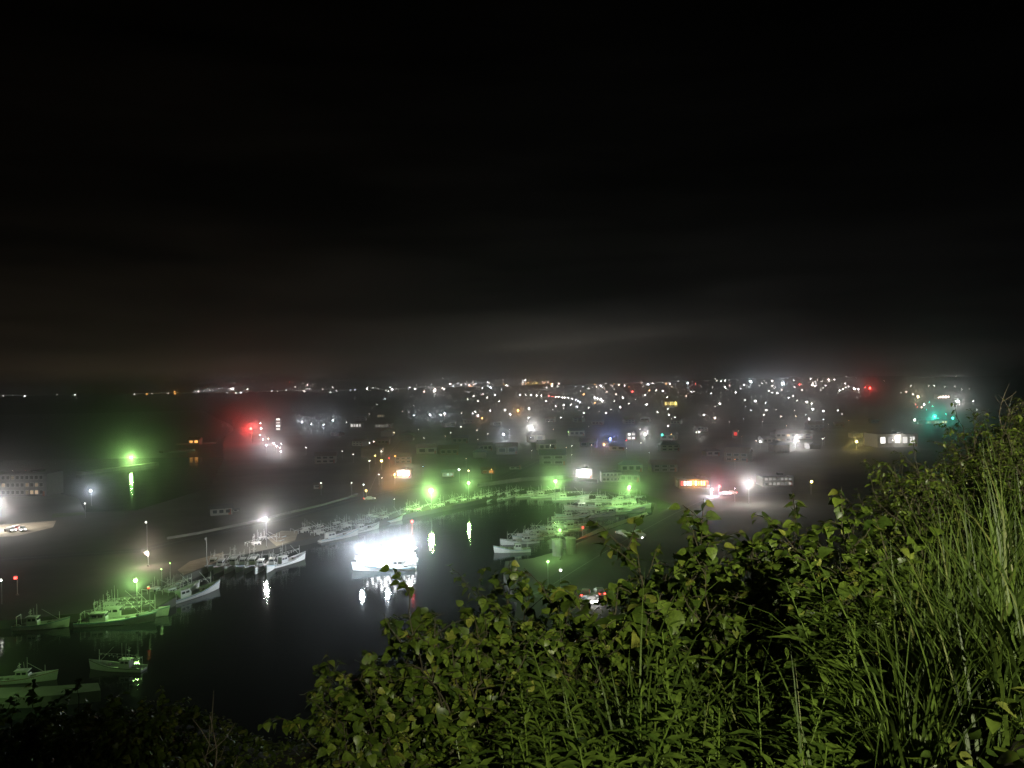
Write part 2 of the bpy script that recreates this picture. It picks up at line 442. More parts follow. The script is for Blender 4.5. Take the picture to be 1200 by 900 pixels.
lamp(880, 447, 'cool', 3600, r=1.1, H=16, label='bluish white floodlight high on the skyline, left one of a pair', L=1500)
lamp(917, 449.5, 'cool', 4200, r=1.2, H=16, label='bluish white floodlight high on the skyline, right one of a pair', L=1500)
lamp(1121.5, 470, 'white', 2600, r=.8, H=10, label='white star-like lamp at the right end of the town', L=1500)
lamp(509, 458, 'white', 2600, r=1.0, H=14, label='lone bright white lamp on the horizon left of the town centre', L=1500)
lamp(806, 449, 'cool', 1600, r=1.0, H=14, label='cool white lamp on the skyline with a red one beside it', L=900)
lamp(1019.5, 454.5, 'red', 2000, r=1.0, H=14, label='brightest red lamp on the right-hand skyline', L=900)
lamp(1095.5, 488, 'teal', 620, r=.6, H=6, label='left one of the two teal lamps above the hillside', cat='signal lamp', L=400)
lamp(1116.5, 490, 'teal', 620, r=.6, H=6, label='right one of the two teal lamps above the hillside', cat='signal lamp', L=400)
lamp(1076, 465, 'warm', 1500, r=.8, H=8, label='warm white lamp above left of the teal pair', L=700)
lamp(715, 514, 'blue', 200, r=.4, H=5, label='blue lamp in the middle of the town', L=300)
lamp(776, 509.5, 'teal', 120, r=.4, H=5, label='small teal lamp right of the blue lamp', cat='signal lamp', L=200)
lamp(756, 509, 'white', 300, r=.4, H=7, label='white lamp between the blue lamp and the small teal lamp', L=700)
lamp(834, 574, 'cool', 260, r=.3, H=2.5, label='bluish white low lamp just right of the orange shop', L=700)
lamp(843, 570, 'red', 120, r=.35, H=4, label='red lamp just right of the orange shop', cat='signal lamp', L=300)
lamp(683, 618, 'red', 26, r=.22, H=3, label='red lamp on the quay behind the twin tanks', cat='signal lamp', L=100)
lamp(18, 677, 'red', 30, r=.25, H=4, label='red lamp in the dark at the left edge', cat='signal lamp', L=200)
lamp(174, 689, 'red', 3, r=.2, H=5, label='faint red lamp under the green quay lamp', cat='signal lamp', L=20)
lamp(607, 481, 'orange', 240, r=.7, H=7, label='orange lamp above left of the central star-like floodlight', L=300)
lamp(447, 540, 'yellow', 60, r=.4, H=5, label='yellow lamp among the lit houses behind the brightest green lamp', L=300)
lamp(429, 575, 'yellow', 12, r=.35, H=3, label='dim amber lamp beside the road left of the brightest green lamp', L=60)
lamp(538, 550.5, 'cool', 60, r=.22, H=6, label='cool white lamp above right of the brightest green lamp', L=400)
lamp(549, 551.5, 'warm', 40, r=.22, H=5, label='warm lamp directly above the second green lamp', L=300)
lamp(241, 632, 'white', 0, r=.2, H=7, label='unlit lamp post on the quay left of the raft of boats', L=.25)  # unlit lamp; the bulb's faint emission stands in for light on its head
for q, (u, v) in enumerate([(354, 494.5), (365, 497), (379, 498), (390, 492.5)]):
    lamp(u, v, 'cool', 200, r=.4, H=9, label=f'{ordw(q)} from the left of four bright white lamps right of the red beacon', group='row of four bright lamps', L=600, major=False)
for q, (u, v) in enumerate([(485, 487), (504, 486), (516.5, 486), (521, 484.5)]):
    lamp(u, v, 'cool', 190, r=.45, H=9, label=f'{ordw(q)} from the left of four white lamps above the green harbour lamps', group='row of four lamps mid town', L=600, major=False)

LM = [(294, 502, 'the red beacon'), (372, 495, 'the row of four bright lamps'), (503, 486, 'the four lamps mid town'), (509, 458, 'the lone horizon lamp'),
      (623, 501, 'the central star-like floodlight'), (607, 481, 'the orange lamp'), (715, 514, 'the blue lamp'), (776, 509, 'the small teal lamp'),
      (786, 474, 'the lit flat-roofed block'), (806, 449, 'the skyline lamp with a red neighbour'), (880, 447, 'the left skyline floodlight'),
      (917, 450, 'the right skyline floodlight'), (1019, 454, 'the red skyline lamp'), (932, 515, 'the two-storey house'), (1045, 516, 'the open-fronted depot'),
      (1106, 489, 'the two teal lamps'), (1121, 470, 'the right-end star-like lamp'), (1076, 465, 'the warm lamp by the teal pair'), (447, 540, 'the yellow lamp'),
      (473, 556, 'the glaring pink shop'), (505, 575, 'the brightest green lamp'), (684, 555, 'the dazzling white shop'), (812, 565, 'the orange shop'),
      (878, 565, 'the lamp by the long building'), (311, 608, 'the lamp behind the raft of boats'), (106, 575, 'the cool lamp by the warehouse'), (172, 648, 'the pinkish quay light'),
      (650, 640, 'the twin tanks'), (670, 464, 'the curved string of road lamps'), (704, 467, 'the dense cluster of lamps'), (861, 509, 'the dim red sign')]
def where(u, v):
    d, i = min(((u - a) ** 2 + ((v - b) * 1.6) ** 2, i) for i, (a, b, _) in enumerate(LM))
    a, b, ph = LM[i]; du, dv = u - a, v - b
    ver = 'above' if dv < -4 else 'below' if dv > 4 else ''
    hor = 'left of' if du < -4 else 'right of' if du > 4 else ''
    if ver and hor and abs(dv) > abs(du) * 2.2: hor = ''
    if ver and hor and abs(du) > abs(dv) * 2.8: ver = ''
    w = (ver + ' ' + hor).strip() or 'right beside'
    return (w + ' ' + ph).replace('above left of', 'up and left of').replace('above right of', 'up and right of').replace('below left of', 'down and left of').replace('below right of', 'down and right of'), math.sqrt(d)

PEND = []   # things whose label is worded once all of them are known
def pend(o, base, u, v): PEND.append((o, base, u, v))
def word_labels():
    groups = {}
    for o, base, u, v in PEND:
        w, d = where(u, v); groups.setdefault((base, w), []).append((d, o))
    for (base, w), lst in groups.items():
        lst.sort(key=lambda t: t[0])
        for i, (d, o) in enumerate(lst):
            if len(lst) == 1: o['label'] = f'{base} {w}'
            elif i == 0: o['label'] = f'nearest {base} {w}'
            elif i == len(lst) - 1 and i > 1: o['label'] = f'farthest {base} {w}'
            else: o['label'] = f'{ordw(i)}-nearest {base} {w}'

# (u, v, colour, strength) read off the photograph, small lamps; a pale figure by the cool lamp is put in as one
small = '''305 496 w3;306 502 w3;305 510 w3;308 515 w3;312 522 W4;314.5 514 y2;321 520 w3;324 523 w3;328 524.5 p3;329 529 w3;329.5 520 w2;358.5 524.5 w2;
406 495 w1;401 529 w2;414 532.5 w2;433 519 w2;438 517.5 p2;447 529 w2;439.5 534 y2;433 540 w2;456 537 r2;463 534.5 o2;462.5 556 o4;444 556 c2;447.5 560 w1;
495.5 546.5 b2;376 566 w2;412 566 w2;426 568 c2;462 585 w1;590 509 c4;666 506 g2;645 522 w2;708 521 o3;734 516 r2;751 519 w2;750 503 w2;780 507 w1;783 499 w2;
819 506 w3;816 506.5 w2;576 550 o2;670 533 w1;565 490 o3;620 479 w3;598 485.5 w3;592 480.5 w3;574.5 481 w2;557 482.5 w2;560 487 w3;554 484.5 w2;559 504 w1;
619.5 489.5 w2;651 476 w2;660.5 474.5 w2;669 474 w2;676 476.5 W3;697 466 w3;700 467 w3;704 468 w3;706 469.5 w3;697 472 o2;684 462 o2;711 459 p2;741 459 r3;815 450 r2;
727 477 w2;737 473 w2;758 474 w3;756 463 w2;769 457.5 w2;776.5 458 w2;782 465.5 w2;782.5 479 w2;784 486 w2;791 489 w2;787 491 w1;770.5 483 w2;825 486 w3;838 490 p3;
810 459 w2;813 459 w2;833.5 461 w1;937 450.5 r3;971 445 p4;1014 454 r3;988 456 w3;991 454 w2;995 453 w2;1001 455.5 w3;1006 456 w3;1036 446 w1;901 458 w2;905 460 w3;
911 460.5 w3;924 466 W3;929.5 464 w2;934 469.5 w2;945.5 471 w3;951 473 w2;952.5 479.5 w3;965 481.5 w3;982 481 w2;948 491 w3;931 481 w1;909.5 480 w1;898 481 w3;895 486 w2;
885 470 w3;873 469 w2;843.5 473 w3;838 476 w1;824.5 486 w2;854.5 494.5 w1;862 460 w2;850 454 w2;833 461 w2;891 517.5 w3;886 516.5 p2;964 514 w2;966 513 w1;861 572.5 c2;
1083 474 w3;1073 474 r2;1075 477 r2;1080 477 p2;1072 492 w3;1068 452 w2;1088.5 452 w2;1095 452 w2;1107 453 w2;1119 453 w1;1127 456.5 w2;1136 455.5 w1;1140.5 470 w2;
1144.5 480 w2;1121 440.5 w1;1108.5 485 t2;1089 471 t2;1093 476 t2;1086 480 t1;15 552 w1;30 552 r2;37 552 w2;199 660 g1;189 667 g1;1 680 w2;99.5 590 w1;1046 516 w1;
643 494 w1;690 500 w1;640 470 w2;648 480 w1;710 484 w2;716 480 w1;735 490 w2;560 515 w1;540 500 w2;528 507 w1;585 470 w2;571 466 w2;580 463 w2;566 462 w2;555 464 w2;548 468 w1;560 470 w2;
690 478 w2;684 484 w2;702 482 w1;720 470 w2;730 466 w2;722 462 p2;745 468 w1;690 455 w2;699 453 p2;706 454 w2;725 451 p2;732 452 w2;752 449 w2;765 449 w2;850 446 w2;845 447 w2;
893 449 w2;895 446 w1;930 446 w2;950 444 w2;958 445 p2;963 447 w2;978 445 w2;992 441 w1;905 452 w2;890 452 w1;872 451 w2;868 455 w1;940 457 w2;952 451 p3;955 452 w2;962 457 w1;
1062 459 p2;1056 460 w1;1070 462 w2;1100 466 p2;1111 465 p2'''
CM = dict(w='white', W='cool', c='cool', p='pink', y='yellow', o='orange', r='red', g='green', b='blue', t='teal')
CN = dict(white='white', cool='bluish white', pink='peach-coloured', yellow='yellow', orange='orange', red='red', green='green', blue='blue', teal='teal')
for s_ in small.replace('\n', '').split(';'):
    if not s_.strip(): continue
    a, b, c = s_.split(); col = CM[c[0]]; k = int(c[1]); u, v = float(a), float(b)
    p, g, D = hit(u, v, 5.0)
    far = 1 + (D / 900) ** 2
    o = lamp(u, v, col, (0, 4, 12, 110, 420)[k], r=max(.2, D * (.0003, .00036, .00048, .00062, .00075)[k]), H=5.0, cat='street lamp', group='small lamps scattered over the town',
             L=(0, 110, 260, 400, 500)[k], major=False, halo=k >= 3)
    pend(o, ('faint ', 'faint ', 'small ', 'bright ', 'very bright ')[k] + CN[col] + ' lamp', u, v)

xr = random.Random(99); taken = [tuple(float(q) for q in t.split()[:2]) for t in small.replace('\n', '').split(';') if t.strip()]
nx_ = 0
while nx_ < 48:
    u, v = xr.uniform(430, 1000), xr.triangular(462, 545, 478)
    if v > 500 and u > 880 or any(abs(u - a) < 6 and abs(v - b) < 3.5 for a, b in taken): continue
    taken.append((u, v)); nx_ += 1; col = xr.choice(['white', 'white', 'white', 'cool', 'pink', 'warm', 'orange']); k = xr.choice([1, 1, 2]); p, g, D = hit(u, v, 5.0)
    o = lamp(u, v, col, 0, r=max(.18, D * (.0003, .00030, .00042)[k]), H=5.0, cat='street lamp', group='small lamps scattered over the town', L=(0, 90, 200)[k], major=False, halo=False)
    pend(o, 'faint ' + dict(CN, warm='warm')[col] + ' lamp', u, v)
# the curved string of road lamps
st = [(609.5, 463, 'w'), (616, 463, 'w'), (622.5, 463, 'w'), (629, 463.5, 'w'), (634.5, 463.5, 'w'), (643, 464, 'r'), (647.5, 464.5, 'r'), (651, 465, 'p'), (654.5, 465, 'w'), (659, 465.5, 'w'),
      (662, 466, 'w'), (666, 466, 'w'), (670.5, 467, 'w'), (674.5, 468.5, 'W'), (677.5, 470, 'W'), (679.5, 471.5, 'W')]
for q, (u, v, c) in enumerate(st):
    p, g, D = hit(u, v, 5)
    lamp(u, v, CM[c], 60, r=D * .00048, H=5, halo=q % 3 == 0, label=f'{ordw(q)} lamp from the left in the curved string of road lamps mid town', group='curved string of road lamps', L=420, major=False)

# far lights along the horizon
rr = random.Random(21)
spots = [(4, 464, 'w'), (15, 463, 'w'), (29, 464, 'w'), (157.5, 462, 'w'), (197, 461, 'w'), (205, 459, 'o'), (205.3, 461.5, 'o'), (266, 460, 'W'), (282, 460, 'w'), (172, 461.5, 'o'), (178, 461, 'w'), (88, 462.5, 'w'), (67, 462.5, 'w')]
for _ in range(46): spots.append((rr.uniform(225, 500), rr.gauss(456.5, 2.0), rr.choice('wwwwpWc')))
for _ in range(64): spots.append((rr.uniform(500, 790), rr.gauss(451.5, 3.2), rr.choice('wwwwppWco')))
for _ in range(14): spots.append((rr.uniform(610, 650), rr.gauss(449, 1.0), rr.choice('ooyp')))
for _ in range(26): spots.append((rr.uniform(790, 1010), rr.gauss(449, 3.5), rr.choice('wwwwpW')))
for u, v, c in spots:
    v = max(v, 464 - u * .018 - 14)
    col = CM[c]; k = rr.choice([1, 1, 1, 2, 2, 3]); p, g, D = hit(u, v, 5)
    side = 'left of the lone bright lamp' if u < 505 else 'between the lone bright lamp and the skyline lamps' if u < 795 else 'among the bluish floodlights on the right'
    lamp(u, v, col, (0, 25, 60, 160)[k], r=D * (.0003, .00046, .00055, .00066)[k], H=6, cat='distant light', name='distant_lamp', L=(0, 70, 120, 200)[k], major=False, halo=False,
         label=f'tiny {CN[col]} light on the horizon {side}', group=f'{CN[col]} horizon lights {side}')
lamp(339.5, 448, 'red', 160, r=1.0, H=22, cat='beacon', name='beacon', label='tiny red light standing above the horizon on a tall mast', L=300, major=False)

# ------------------------------------------------------------------ boats
def loft_hull(Ln, B, bow=1.25, free=.85):
    mb = MB(); st = [0, .06, .2, .4, .6, .75, .87, .95, 1.0]; rings = []
    for t in st:
        x = (t - .45) * Ln
        hb = B / 2 * (.86 + .14 * min(1, t * 4)) * max(.03, (1 - max(0, (t - .45) / .55) ** 2.4))
        h = free + bow * max(0, t - .25) ** 2 * 1.6; kl = -.45 + .5 * max(0, t - .8) * 2
        xo = .12 * Ln * max(0, t - .8) * 2.2
        rings.append([(x, 0, kl), (x + xo * .2, hb * .55, kl + .1), (x + xo * .5, hb * .86, .12), (x + xo, hb, h), (x + xo, hb * .9, h), (x + xo * .8, hb * .86, h - .42),
                      (x + xo * .8, 0, h - .38), (x + xo * .8, -hb * .86, h - .42), (x + xo, -hb * .9, h), (x + xo, -hb, h), (x + xo * .5, -hb * .86, .12), (x + xo * .2, -hb * .55, kl + .1)])
    n = 12; vs = [p for r in rings for p in r]; fs = []
    for i in range(len(st) - 1):
        for k in range(n): fs.append((i * n + k, i * n + (k + 1) % n, (i + 1) * n + (k + 1) % n, (i + 1) * n + k))
    fs.append(tuple(range(n - 1, -1, -1))); fs.append(tuple((len(st) - 1) * n + k for k in range(n)))
    mb.add(vs, fs)
    # rub rail points
    rail = []
    for sgn in (1, -1): rail.append([Vector((r[3][0], r[3][1] * sgn * 1.01, r[3][2] - .16)) for r in rings])
    return mb, rail, rings

def make_boat(Ln, B, house_t, rig, stripe=M_blue):
    root = empty('fishing_boat', (0, 0, 0))
    hull, rail, rings = loft_hull(Ln, B)
    hull.build('hull', M_white, root)
    m = MB()
    for rl in rail: m.tube(rl, .055, 5)
    m.build('rub_rail', stripe, root)
    dz = .47; hx = (house_t - .45) * Ln; hw = B * .52; hl = Ln * .2; hh = 1.75
    w = MB()
    vs = []
    for z, x0, x1, k in ((dz, -hl / 2, hl / 2, 1), (dz + hh * .55, -hl / 2, hl / 2, .97), (dz + hh, -hl / 2 + .05, hl / 2 - .3, .9)):
        vs += [(hx + x0, -hw / 2 * k, z), (hx + x1, -hw / 2 * k, z), (hx + x1, hw / 2 * k, z), (hx + x0, hw / 2 * k, z)]
    w.add(vs, [(0, 1, 5, 4), (1, 2, 6, 5), (2, 3, 7, 6), (3, 0, 4, 7), (4, 5, 9, 8), (5, 6, 10, 9), (6, 7, 11, 10), (7, 4, 8, 11), (8, 9, 10, 11)])
    w.box((hx - .1, 0, dz + hh + .06), (hl + .25, hw * 1.08, .1))
    wh = w.build('wheelhouse', M_white, root)
    g = MB()
    for s in (-1, 1):
        for q in (-.22, .18): g.box((hx + q * hl - .05, s * hw * .485, dz + hh * .72), (hl * .3, .05, hh * .26))
    for q in (-.28, 0, .28): g.box((hx + hl / 2 - .12, q * hw, dz + hh * .75), (.1, hw * .24, hh * .26))
    g.build('window', M_glassd, wh)
    mm = MB(); top = dz + hh + (2.6 if rig > 0 else 1.5)
    mm.tube([(hx - hl * .3, 0, dz + hh), (hx - hl * .3, 0, top)], .06, 6, .035); mm.box((hx - hl * .3, 0, top - .5), (.06, 1.3, .06)); mm.box((hx - hl * .3, 0, top - .9), (.5, .12, .1))
    mm.tube([(hx + hl * .2, B * .2, dz + hh), (hx + hl * .2, B * .2, top + .8)], .045, 5, .03); mm.tube([(hx + hl * .2, -B * .2, dz + hh), (hx + hl * .15, -B * .24, top + .3)], .045, 5, .03)
    mm.build('mast', M_white, root)
    f = MB(); xf = .40 * Ln
    f.tube([(xf, 0, 1.1), (xf, 0, 3.0 + rig)], .075, 6, .05); f.tube([(xf - .1, 0, 1.6), (xf - 3.2, 0, 3.6 + rig)], .05, 5, .035); f.build('foremast', M_white, root)
    a = MB(); xa = -.36 * Ln
    for s in (-1, 1): a.tube([(xa, s * B * .36, .45), (xa - .1, s * B * .33, 2.5)], .05, 6)
    a.tube([(xa - .1, -B * .36, 2.5), (xa - .1, B * .36, 2.5)], .05, 6); a.build('stern_gantry', M_white, root)
    if rig:
        for s in (-1, 1):
            l = MB(); l.tube([(xa - .1, s * B * .28, 2.5), (hx, s * B * .3, 2.9), (xf, s * .08, 3.2)], .03, 5)
            for i in range(9):
                x = lerp(xa, xf - .4, i / 8); y = s * B * interp(x, [(xa, .28), (hx, .3), (xf, .04)])
                z = interp(x, [(xa, 2.5), (hx, 2.9), (xf, 3.2)]); l.lathe([(.04, z - .32), (.1, z - .22), (.09, z - .1), (.04, z - .03)], 6, (x, y, 0))
            l.build('lamp_string', M_white, root)
    rg = random.Random(int(Ln * 10))
    for i in range(3):
        d = MB(); c = (lerp(-.40, -.16, i / 2) * Ln, rg.uniform(-.22, .22) * B, .64); w_ = (rg.uniform(.5, .9), rg.uniform(.4, .7), .42)
        d.box(c, w_, rg.uniform(0, 1)).build('fish_crate', M_deck, root)
    MB().box((.22 * Ln, 0, 1.0), (.8, .7, .5)).build('hatch', M_deck, root)
    return root
B_S = make_boat(9.6, 2.5, .36, 0)
B_M = make_boat(11.5, 2.8, .34, 1, M_rub)
B_L = make_boat(14.0, 3.2, .30, 1.4)
B_N = make_boat(12.0, 2.7, .52, 0, M_rust)
used = set()
PROTO = dict(S=B_S, M=B_M, L=B_L, N=B_N)
def boat(kind, x, y, head, label, group, sc=1.0, z=0.0):
    p = PROTO[kind]
    if kind in used: o = clone(p)
    else:
        o = p; used.add(kind); KIDS.setdefault(o.name, [k.name for k in o.children])
    o.location = (x, y, z); o.rotation_euler = (0, 0, math.radians(head)); o.scale = (sc,) * 3
    return tag(o, label, 'boat', group)
def boatp(kind, u, v, head, label, group, sc=1.0, off=0.0, along=0.0):
    p = at(u, v, 0); a = math.radians(head)
    return boat(kind, p.x - math.sin(a) * off + math.cos(a) * along, p.y + math.cos(a) * off + math.sin(a) * along, head, label, group, sc)

boatp('S', 45, 736, 6, 'small dark boat with a tall mast alone at the left edge', 'boats at the left quay')
for q, (off, al, k, lb) in enumerate([(0, 0, 'L', 'outermost long boat below the green quay lamp, nearest the open water'), (3.5, 1.5, 'L', 'long boat rafted behind the outermost one below the green quay lamp'),
                                      (7.0, -1, 'M', 'innermost boat touching the quay below the green quay lamp')]):
    boatp(k, 130, 731, 9, lb, 'boats at the left quay', off=off, along=al)
for q, (off, al, k, lb) in enumerate([(0, 0, 'L', 'blue-striped white boat, outermost of the raft at the quay corner'), (3.6, -1, 'M', 'middle boat of the raft at the quay corner'), (7.0, -2.5, 'S', 'innermost boat of the raft at the quay corner')]):
    boatp(k, 224, 700, 66, lb, 'raft of boats at the quay corner', off=off, along=al)
boatp('N', 22, 799, 8, 'green-lit boat with a white wheelhouse at the near quay', 'boats at the near quay', .8)
boatp('M', 141, 785, 172, 'green-lit boat with lamp strings behind the dark bushes at the near quay', 'boats at the near quay', .8)
for q, u in enumerate([249, 260.5, 272, 283.5, 295, 306.5, 318]):
    boatp('SNMSMNS'[q], u, 665.5, -86 + q * .4, f'{ordw(q)} boat from the left in the raft moored bows-out', 'raft of boats moored bows-out')
boatp('M', 336, 661, 62, 'white boat slanting away at the right end of the bows-out raft', 'raft of boats moored bows-out')
boatp('M', 306, 644, 40, 'boat lying across behind the bows-out raft', 'raft of boats moored bows-out')
boatp('S', 312, 638, 30, 'boat nearest the star-like lamp, close along the gravel yard', 'raft of boats moored bows-out')
def raft(u, v, head, n, kinds, step, desc, group):
    for q in range(n):
        boatp(kinds[q % len(kinds)], u, v, head, f'{ordw(q)} boat from the water in {desc}', group, off=step * q, along=(-1) ** q * .7 - .5 * q)
raft(392, 632, 50, 5, 'LMSMN', 3.3, 'the raft right of the star-like lamp', 'raft right of the star-like lamp')
raft(424, 623, 54, 4, 'MLSN', 3.3, 'the middle raft along the left quay', 'middle raft along the left quay')
raft(454, 612.5, 56, 3, 'LMS', 3.4, 'the small raft left of the brightest green lamp', 'small raft left of the green lamp')
raft(492, 603.5, 57, 2, 'LM', 3.4, 'the pair under the brightest green lamp', 'pair under the brightest green lamp')
for q, (u, v, hd) in enumerate([(521, 597, 58), (533, 593, 60), (545, 591.5, 58), (556, 589.5, 62), (567, 588, 58), (577, 586, 62), (587, 584.5, 60), (597, 583, 58), (605, 581, 62)]):
    boatp('LMSNMLSMN'[q], u, v, hd, f'{ordw(q)} boat from the left in the far row under the second green lamp', 'far row of boats', off=0)
for q, (u, v, hd, lb) in enumerate([(619, 582, 20, 'pale boat at the left of the three lying under the third green lamp'), (637, 583, 12, 'boat in the middle of the three lying under the third green lamp'),
                                    (666, 585.5, 4, 'long boat at the right of the three lying under the third green lamp')]):
    boatp('NML'[q], u, v, hd, lb, 'boats under the third green lamp')
grid = [[(698, 588, 8), (711, 588.5, 4), (725, 588.5, 0), (742, 588.5, -4)], [(684, 596.5, 3), (699, 597, 0), (714, 596.5, 4), (730, 596, 0), (746, 595.5, -3)],
        [(664, 608, 8), (677, 607, 12), (690, 606, 10), (704, 605, 10), (718, 603, 14), (733, 601, 16)]]
for g_, row in enumerate(grid):
    for q, (u, v, hd) in enumerate(row):
        if g_ == 1 and q == 0: continue
        boatp('MSNL'[(q + g_) % 4], u, v, hd + (180 if (q + g_) % 3 == 0 else 0), f'{ordw(q)} boat from the left in the {("back", "middle", "front")[g_]} row of the crowded right basin', 'boats in the crowded right basin', .92)
for q, (u, v) in enumerate([(612, 637), (621, 633), (630, 629.5), (640, 626.5), (650, 624), (660, 621), (671, 618)]):
    boatp('MSNMSLN'[q], u, v, 196 + 4 * (q % 3), f'{ordw(q)} boat from the left along the pier of the twin tanks', 'boats along the tank pier', .95)
boatp('S', 603, 647, 186, 'lone boat lying at the tip of the tank pier', 'boats along the tank pier')
boatp('N', 684, 597, 180, 'boat floodlit white on its deck in the crowded right basin', 'boats in the crowded right basin')
p = at(684, 597); point((p.x, p.y - 1, 4.2), 'white', 45, .3)
# the dazzling raft with working lights
for q in range(4):
    b = boatp('LMLM'[q], 455, 668, 180 + (q % 2), f'{ordw(q)} boat from the front in the dazzling white-lit raft', 'dazzling raft of working boats', 1.08, off=-3.7 * q, along=(0, -.6, .5, 0)[q])
    fl = emit('deck_floodlight', (.97, .98, 1), 14.0)
    for i in range(11):
        x = lerp(-5.2, 4.6, i / 10); sy = -1 if i % 2 else 1
        MB().ball((x, sy * .75, 3.0 + .25 * math.sin(i)), .24, 8).build('deck_floodlight', fl, b)
    for x in (-1.5, 1.5): MB().ball((x, 0, 4.2), .34, 8).build('deck_floodlight', fl, b)
    for x, y, I_ in (((5.6, 2.2, 1000), (0, 1.2, 1300)) if q == 0 else ((-4.5, 0, 900),) if q == 2 else ()): point((x, y, 5.0), 'cool', I_, .4, b)
# radio mast with a red lamp on the back boat
mb = MB(); mb.tube([(-4.4, 0, .5), (-4.4, 0, 9.0)], .22, 6, .12); mb.box((-4.4, 0, 6.2), (.2, 2.4, .15)); mb.build('signal_mast', M_rust, b)
MB().ball((-4.4, 0, 9.2), .28, 8).build('mast_lamp', emit('lamp_red', COLS['red'], 20), b)

# ------------------------------------------------------------------ buildings
def building(u, v, wpx, hpx, label, cat='house', roof='gable', wall=0, rf=0, rz=0.0, dep=.7, lit=None, litL=6, windows=(3, 1), front_I=0, group=None, name='house', doors=1, fixD=None, lit_all=True):
    p, g, D = hit(u, v, 0)
    if v > 0 and fixD: p = CAM + ray(u, v) * fixD; g = p.z; D = fixD
    w = wpx * D / F; h = hpx * D / F; d = w * dep
    root = empty(name, (p.x, p.y + d / 2, g), rz, label, cat, group)
    hw = h if roof == 'flat' else h * .66
    MB().box((0, 0, hw / 2 - .15), (w, d, hw + .3)).build('wall', M_wall[wall], root)
    r = MB()
    if roof == 'flat':
        r.box((0, 0, hw + .12), (w + .3, d + .3, .24)); r.box((w * .2, d * .1, hw + .7), (w * .16, d * .3, .9))
    else:
        e = .45; zt = h; z0 = hw - .1
        r.add([(-w / 2 - e, -d / 2 - e, z0), (w / 2 + e, -d / 2 - e, z0), (w / 2 + e, d / 2 + e, z0), (-w / 2 - e, d / 2 + e, z0), (-w / 2 - (e if roof == 'gable' else -w * .2), 0, zt), (w / 2 + (e if roof == 'gable' else -w * .2), 0, zt)],
              [(0, 1, 5, 4), (2, 3, 4, 5), (1, 2, 5), (3, 0, 4), (3, 2, 1, 0)])
    r.build('roof', M_roof[rf], root)
    nx, nz = windows; multi = lit == 'mixed'; lit = 'orange' if multi else lit
    rg = random.Random(int(u * 7 + v))
    for iz in range(nz):
        for ix in range(nx):
            cx = ((ix + .5) / nx - .5) * w * .9; cz = hw * ((iz + .55) / nz) if nz > 1 else hw * .55
            on = lit and (lit_all or rg.random() < .28)
            lc = rg.choice(['orange', 'orange', 'warm', 'pink', 'red']) if multi else lit
            fr = MB().box((cx, -d / 2 - .03, cz), (w * .9 / nx * .72, .06, hw / nz * .56)).build('window', M_steel, root)
            MB().box((cx, -d / 2 - .05, cz), (w * .9 / nx * .64, .06, hw / nz * .48)).build('pane', emit('lit_window_' + lc, COLS[lc], round(litL * rg.choice([.25, .5, .8, 1.2, 1.7]), 3)) if on else M_glassd, fr)
    if doors: MB().box((w * .47 - .6, -d / 2 - .035, 1.0), (.9, .07, 2.0)).build('door', M_rust, root)
    if front_I: point((0, -d / 2 - 1.6, hw * .7), lit, front_I, .5, root)
    LAND.append((u, v))
    return root
building(18, 582, 74, 26, 'long flat-roofed warehouse with a row of lit windows at the left edge', 'warehouse', 'flat', 1, lit='warm', litL=.5, windows=(12, 3), lit_all=False, name='warehouse', dep=.45)
building(227, 520.5, 13, 8, 'small hut lit orange on the landing out in the dark', 'hut', 'gable', 0, 1, lit='orange', litL=1.6, windows=(2, 1), name='hut', fixD=45 * F / 69)
building(256, 604, 24, 12, 'lone pale house beside the seawall left of the star-like lamp', roof='gable', wall=0, rf=0, rz=.4, windows=(3, 1))
building(276, 600, 5, 4, 'tiny shed beside the lone pale house', 'shed', 'gable', 0, 0, windows=(1, 1), name='shed', doors=0)
building(372, 573, 9, 7, 'small shed with a lamp beside it left of the lit houses', 'shed', 'gable', 0, 1, windows=(1, 1), name='shed')
building(417, 502, 14, 6, 'low white-lit building right of the row of four bright lamps', 'building', 'flat', 0, lit='white', litL=1.2, windows=(4, 1), name='low_building')
building(449, 502, 20, 5, 'low dim grey building with a long flat roof above the yellow lamp', 'building', 'flat', 1, lit='white', litL=.25, windows=(6, 1), name='low_building')
building(473, 560, 17, 9, 'glaring pinkish shop front above left of the brightest green lamp', 'shop', 'flat', 0, lit='pink', litL=60, windows=(3, 1), front_I=150, name='shop')
building(525, 559, 14, 8, 'bluish lit house above the brightest green lamp', roof='gable', wall=0, rf=2, lit='cool', litL=.5, windows=(3, 1))
building(684.5, 561, 19, 11, 'dazzling white shop front between the two far green lamps', 'shop', 'flat', 0, lit='white', litL=80, windows=(3, 1), front_I=380, name='shop')
building(717, 565, 24, 11, 'pale two-storey block just right of the dazzling white shop', 'building', 'flat', 0, lit='white', litL=.06, windows=(5, 2), name='apartment_block')
building(814, 572, 36, 10, 'orange-lit shop with a long bright front on the right', 'shop', 'flat', 2, lit='mixed', litL=5, windows=(10, 1), front_I=110, name='shop')
building(800, 571.5, 12, 8, 'peach-lit kiosk adjoining the left end of the orange shop', 'shop', 'flat', 0, lit='pink', litL=14, windows=(2, 1), name='shop')
building(912, 570, 36, 11, 'long two-storey building with pale window rows beside a star-like lamp', 'building', 'flat', 0, lit='white', litL=.35, windows=(7, 2), name='long_building')
building(921, 518, 25, 15, 'two-storey house with its ground floor lit on the right', roof='hip', wall=0, rf=1, lit='warm', litL=.9, windows=(4, 2), lit_all=False)
dp = building(1052, 524, 48, 15, 'open-fronted depot with two bright bays at the foot of the hill', 'depot', 'flat', 0, lit='white', litL=1.4, windows=(5, 1), front_I=160, name='depot')
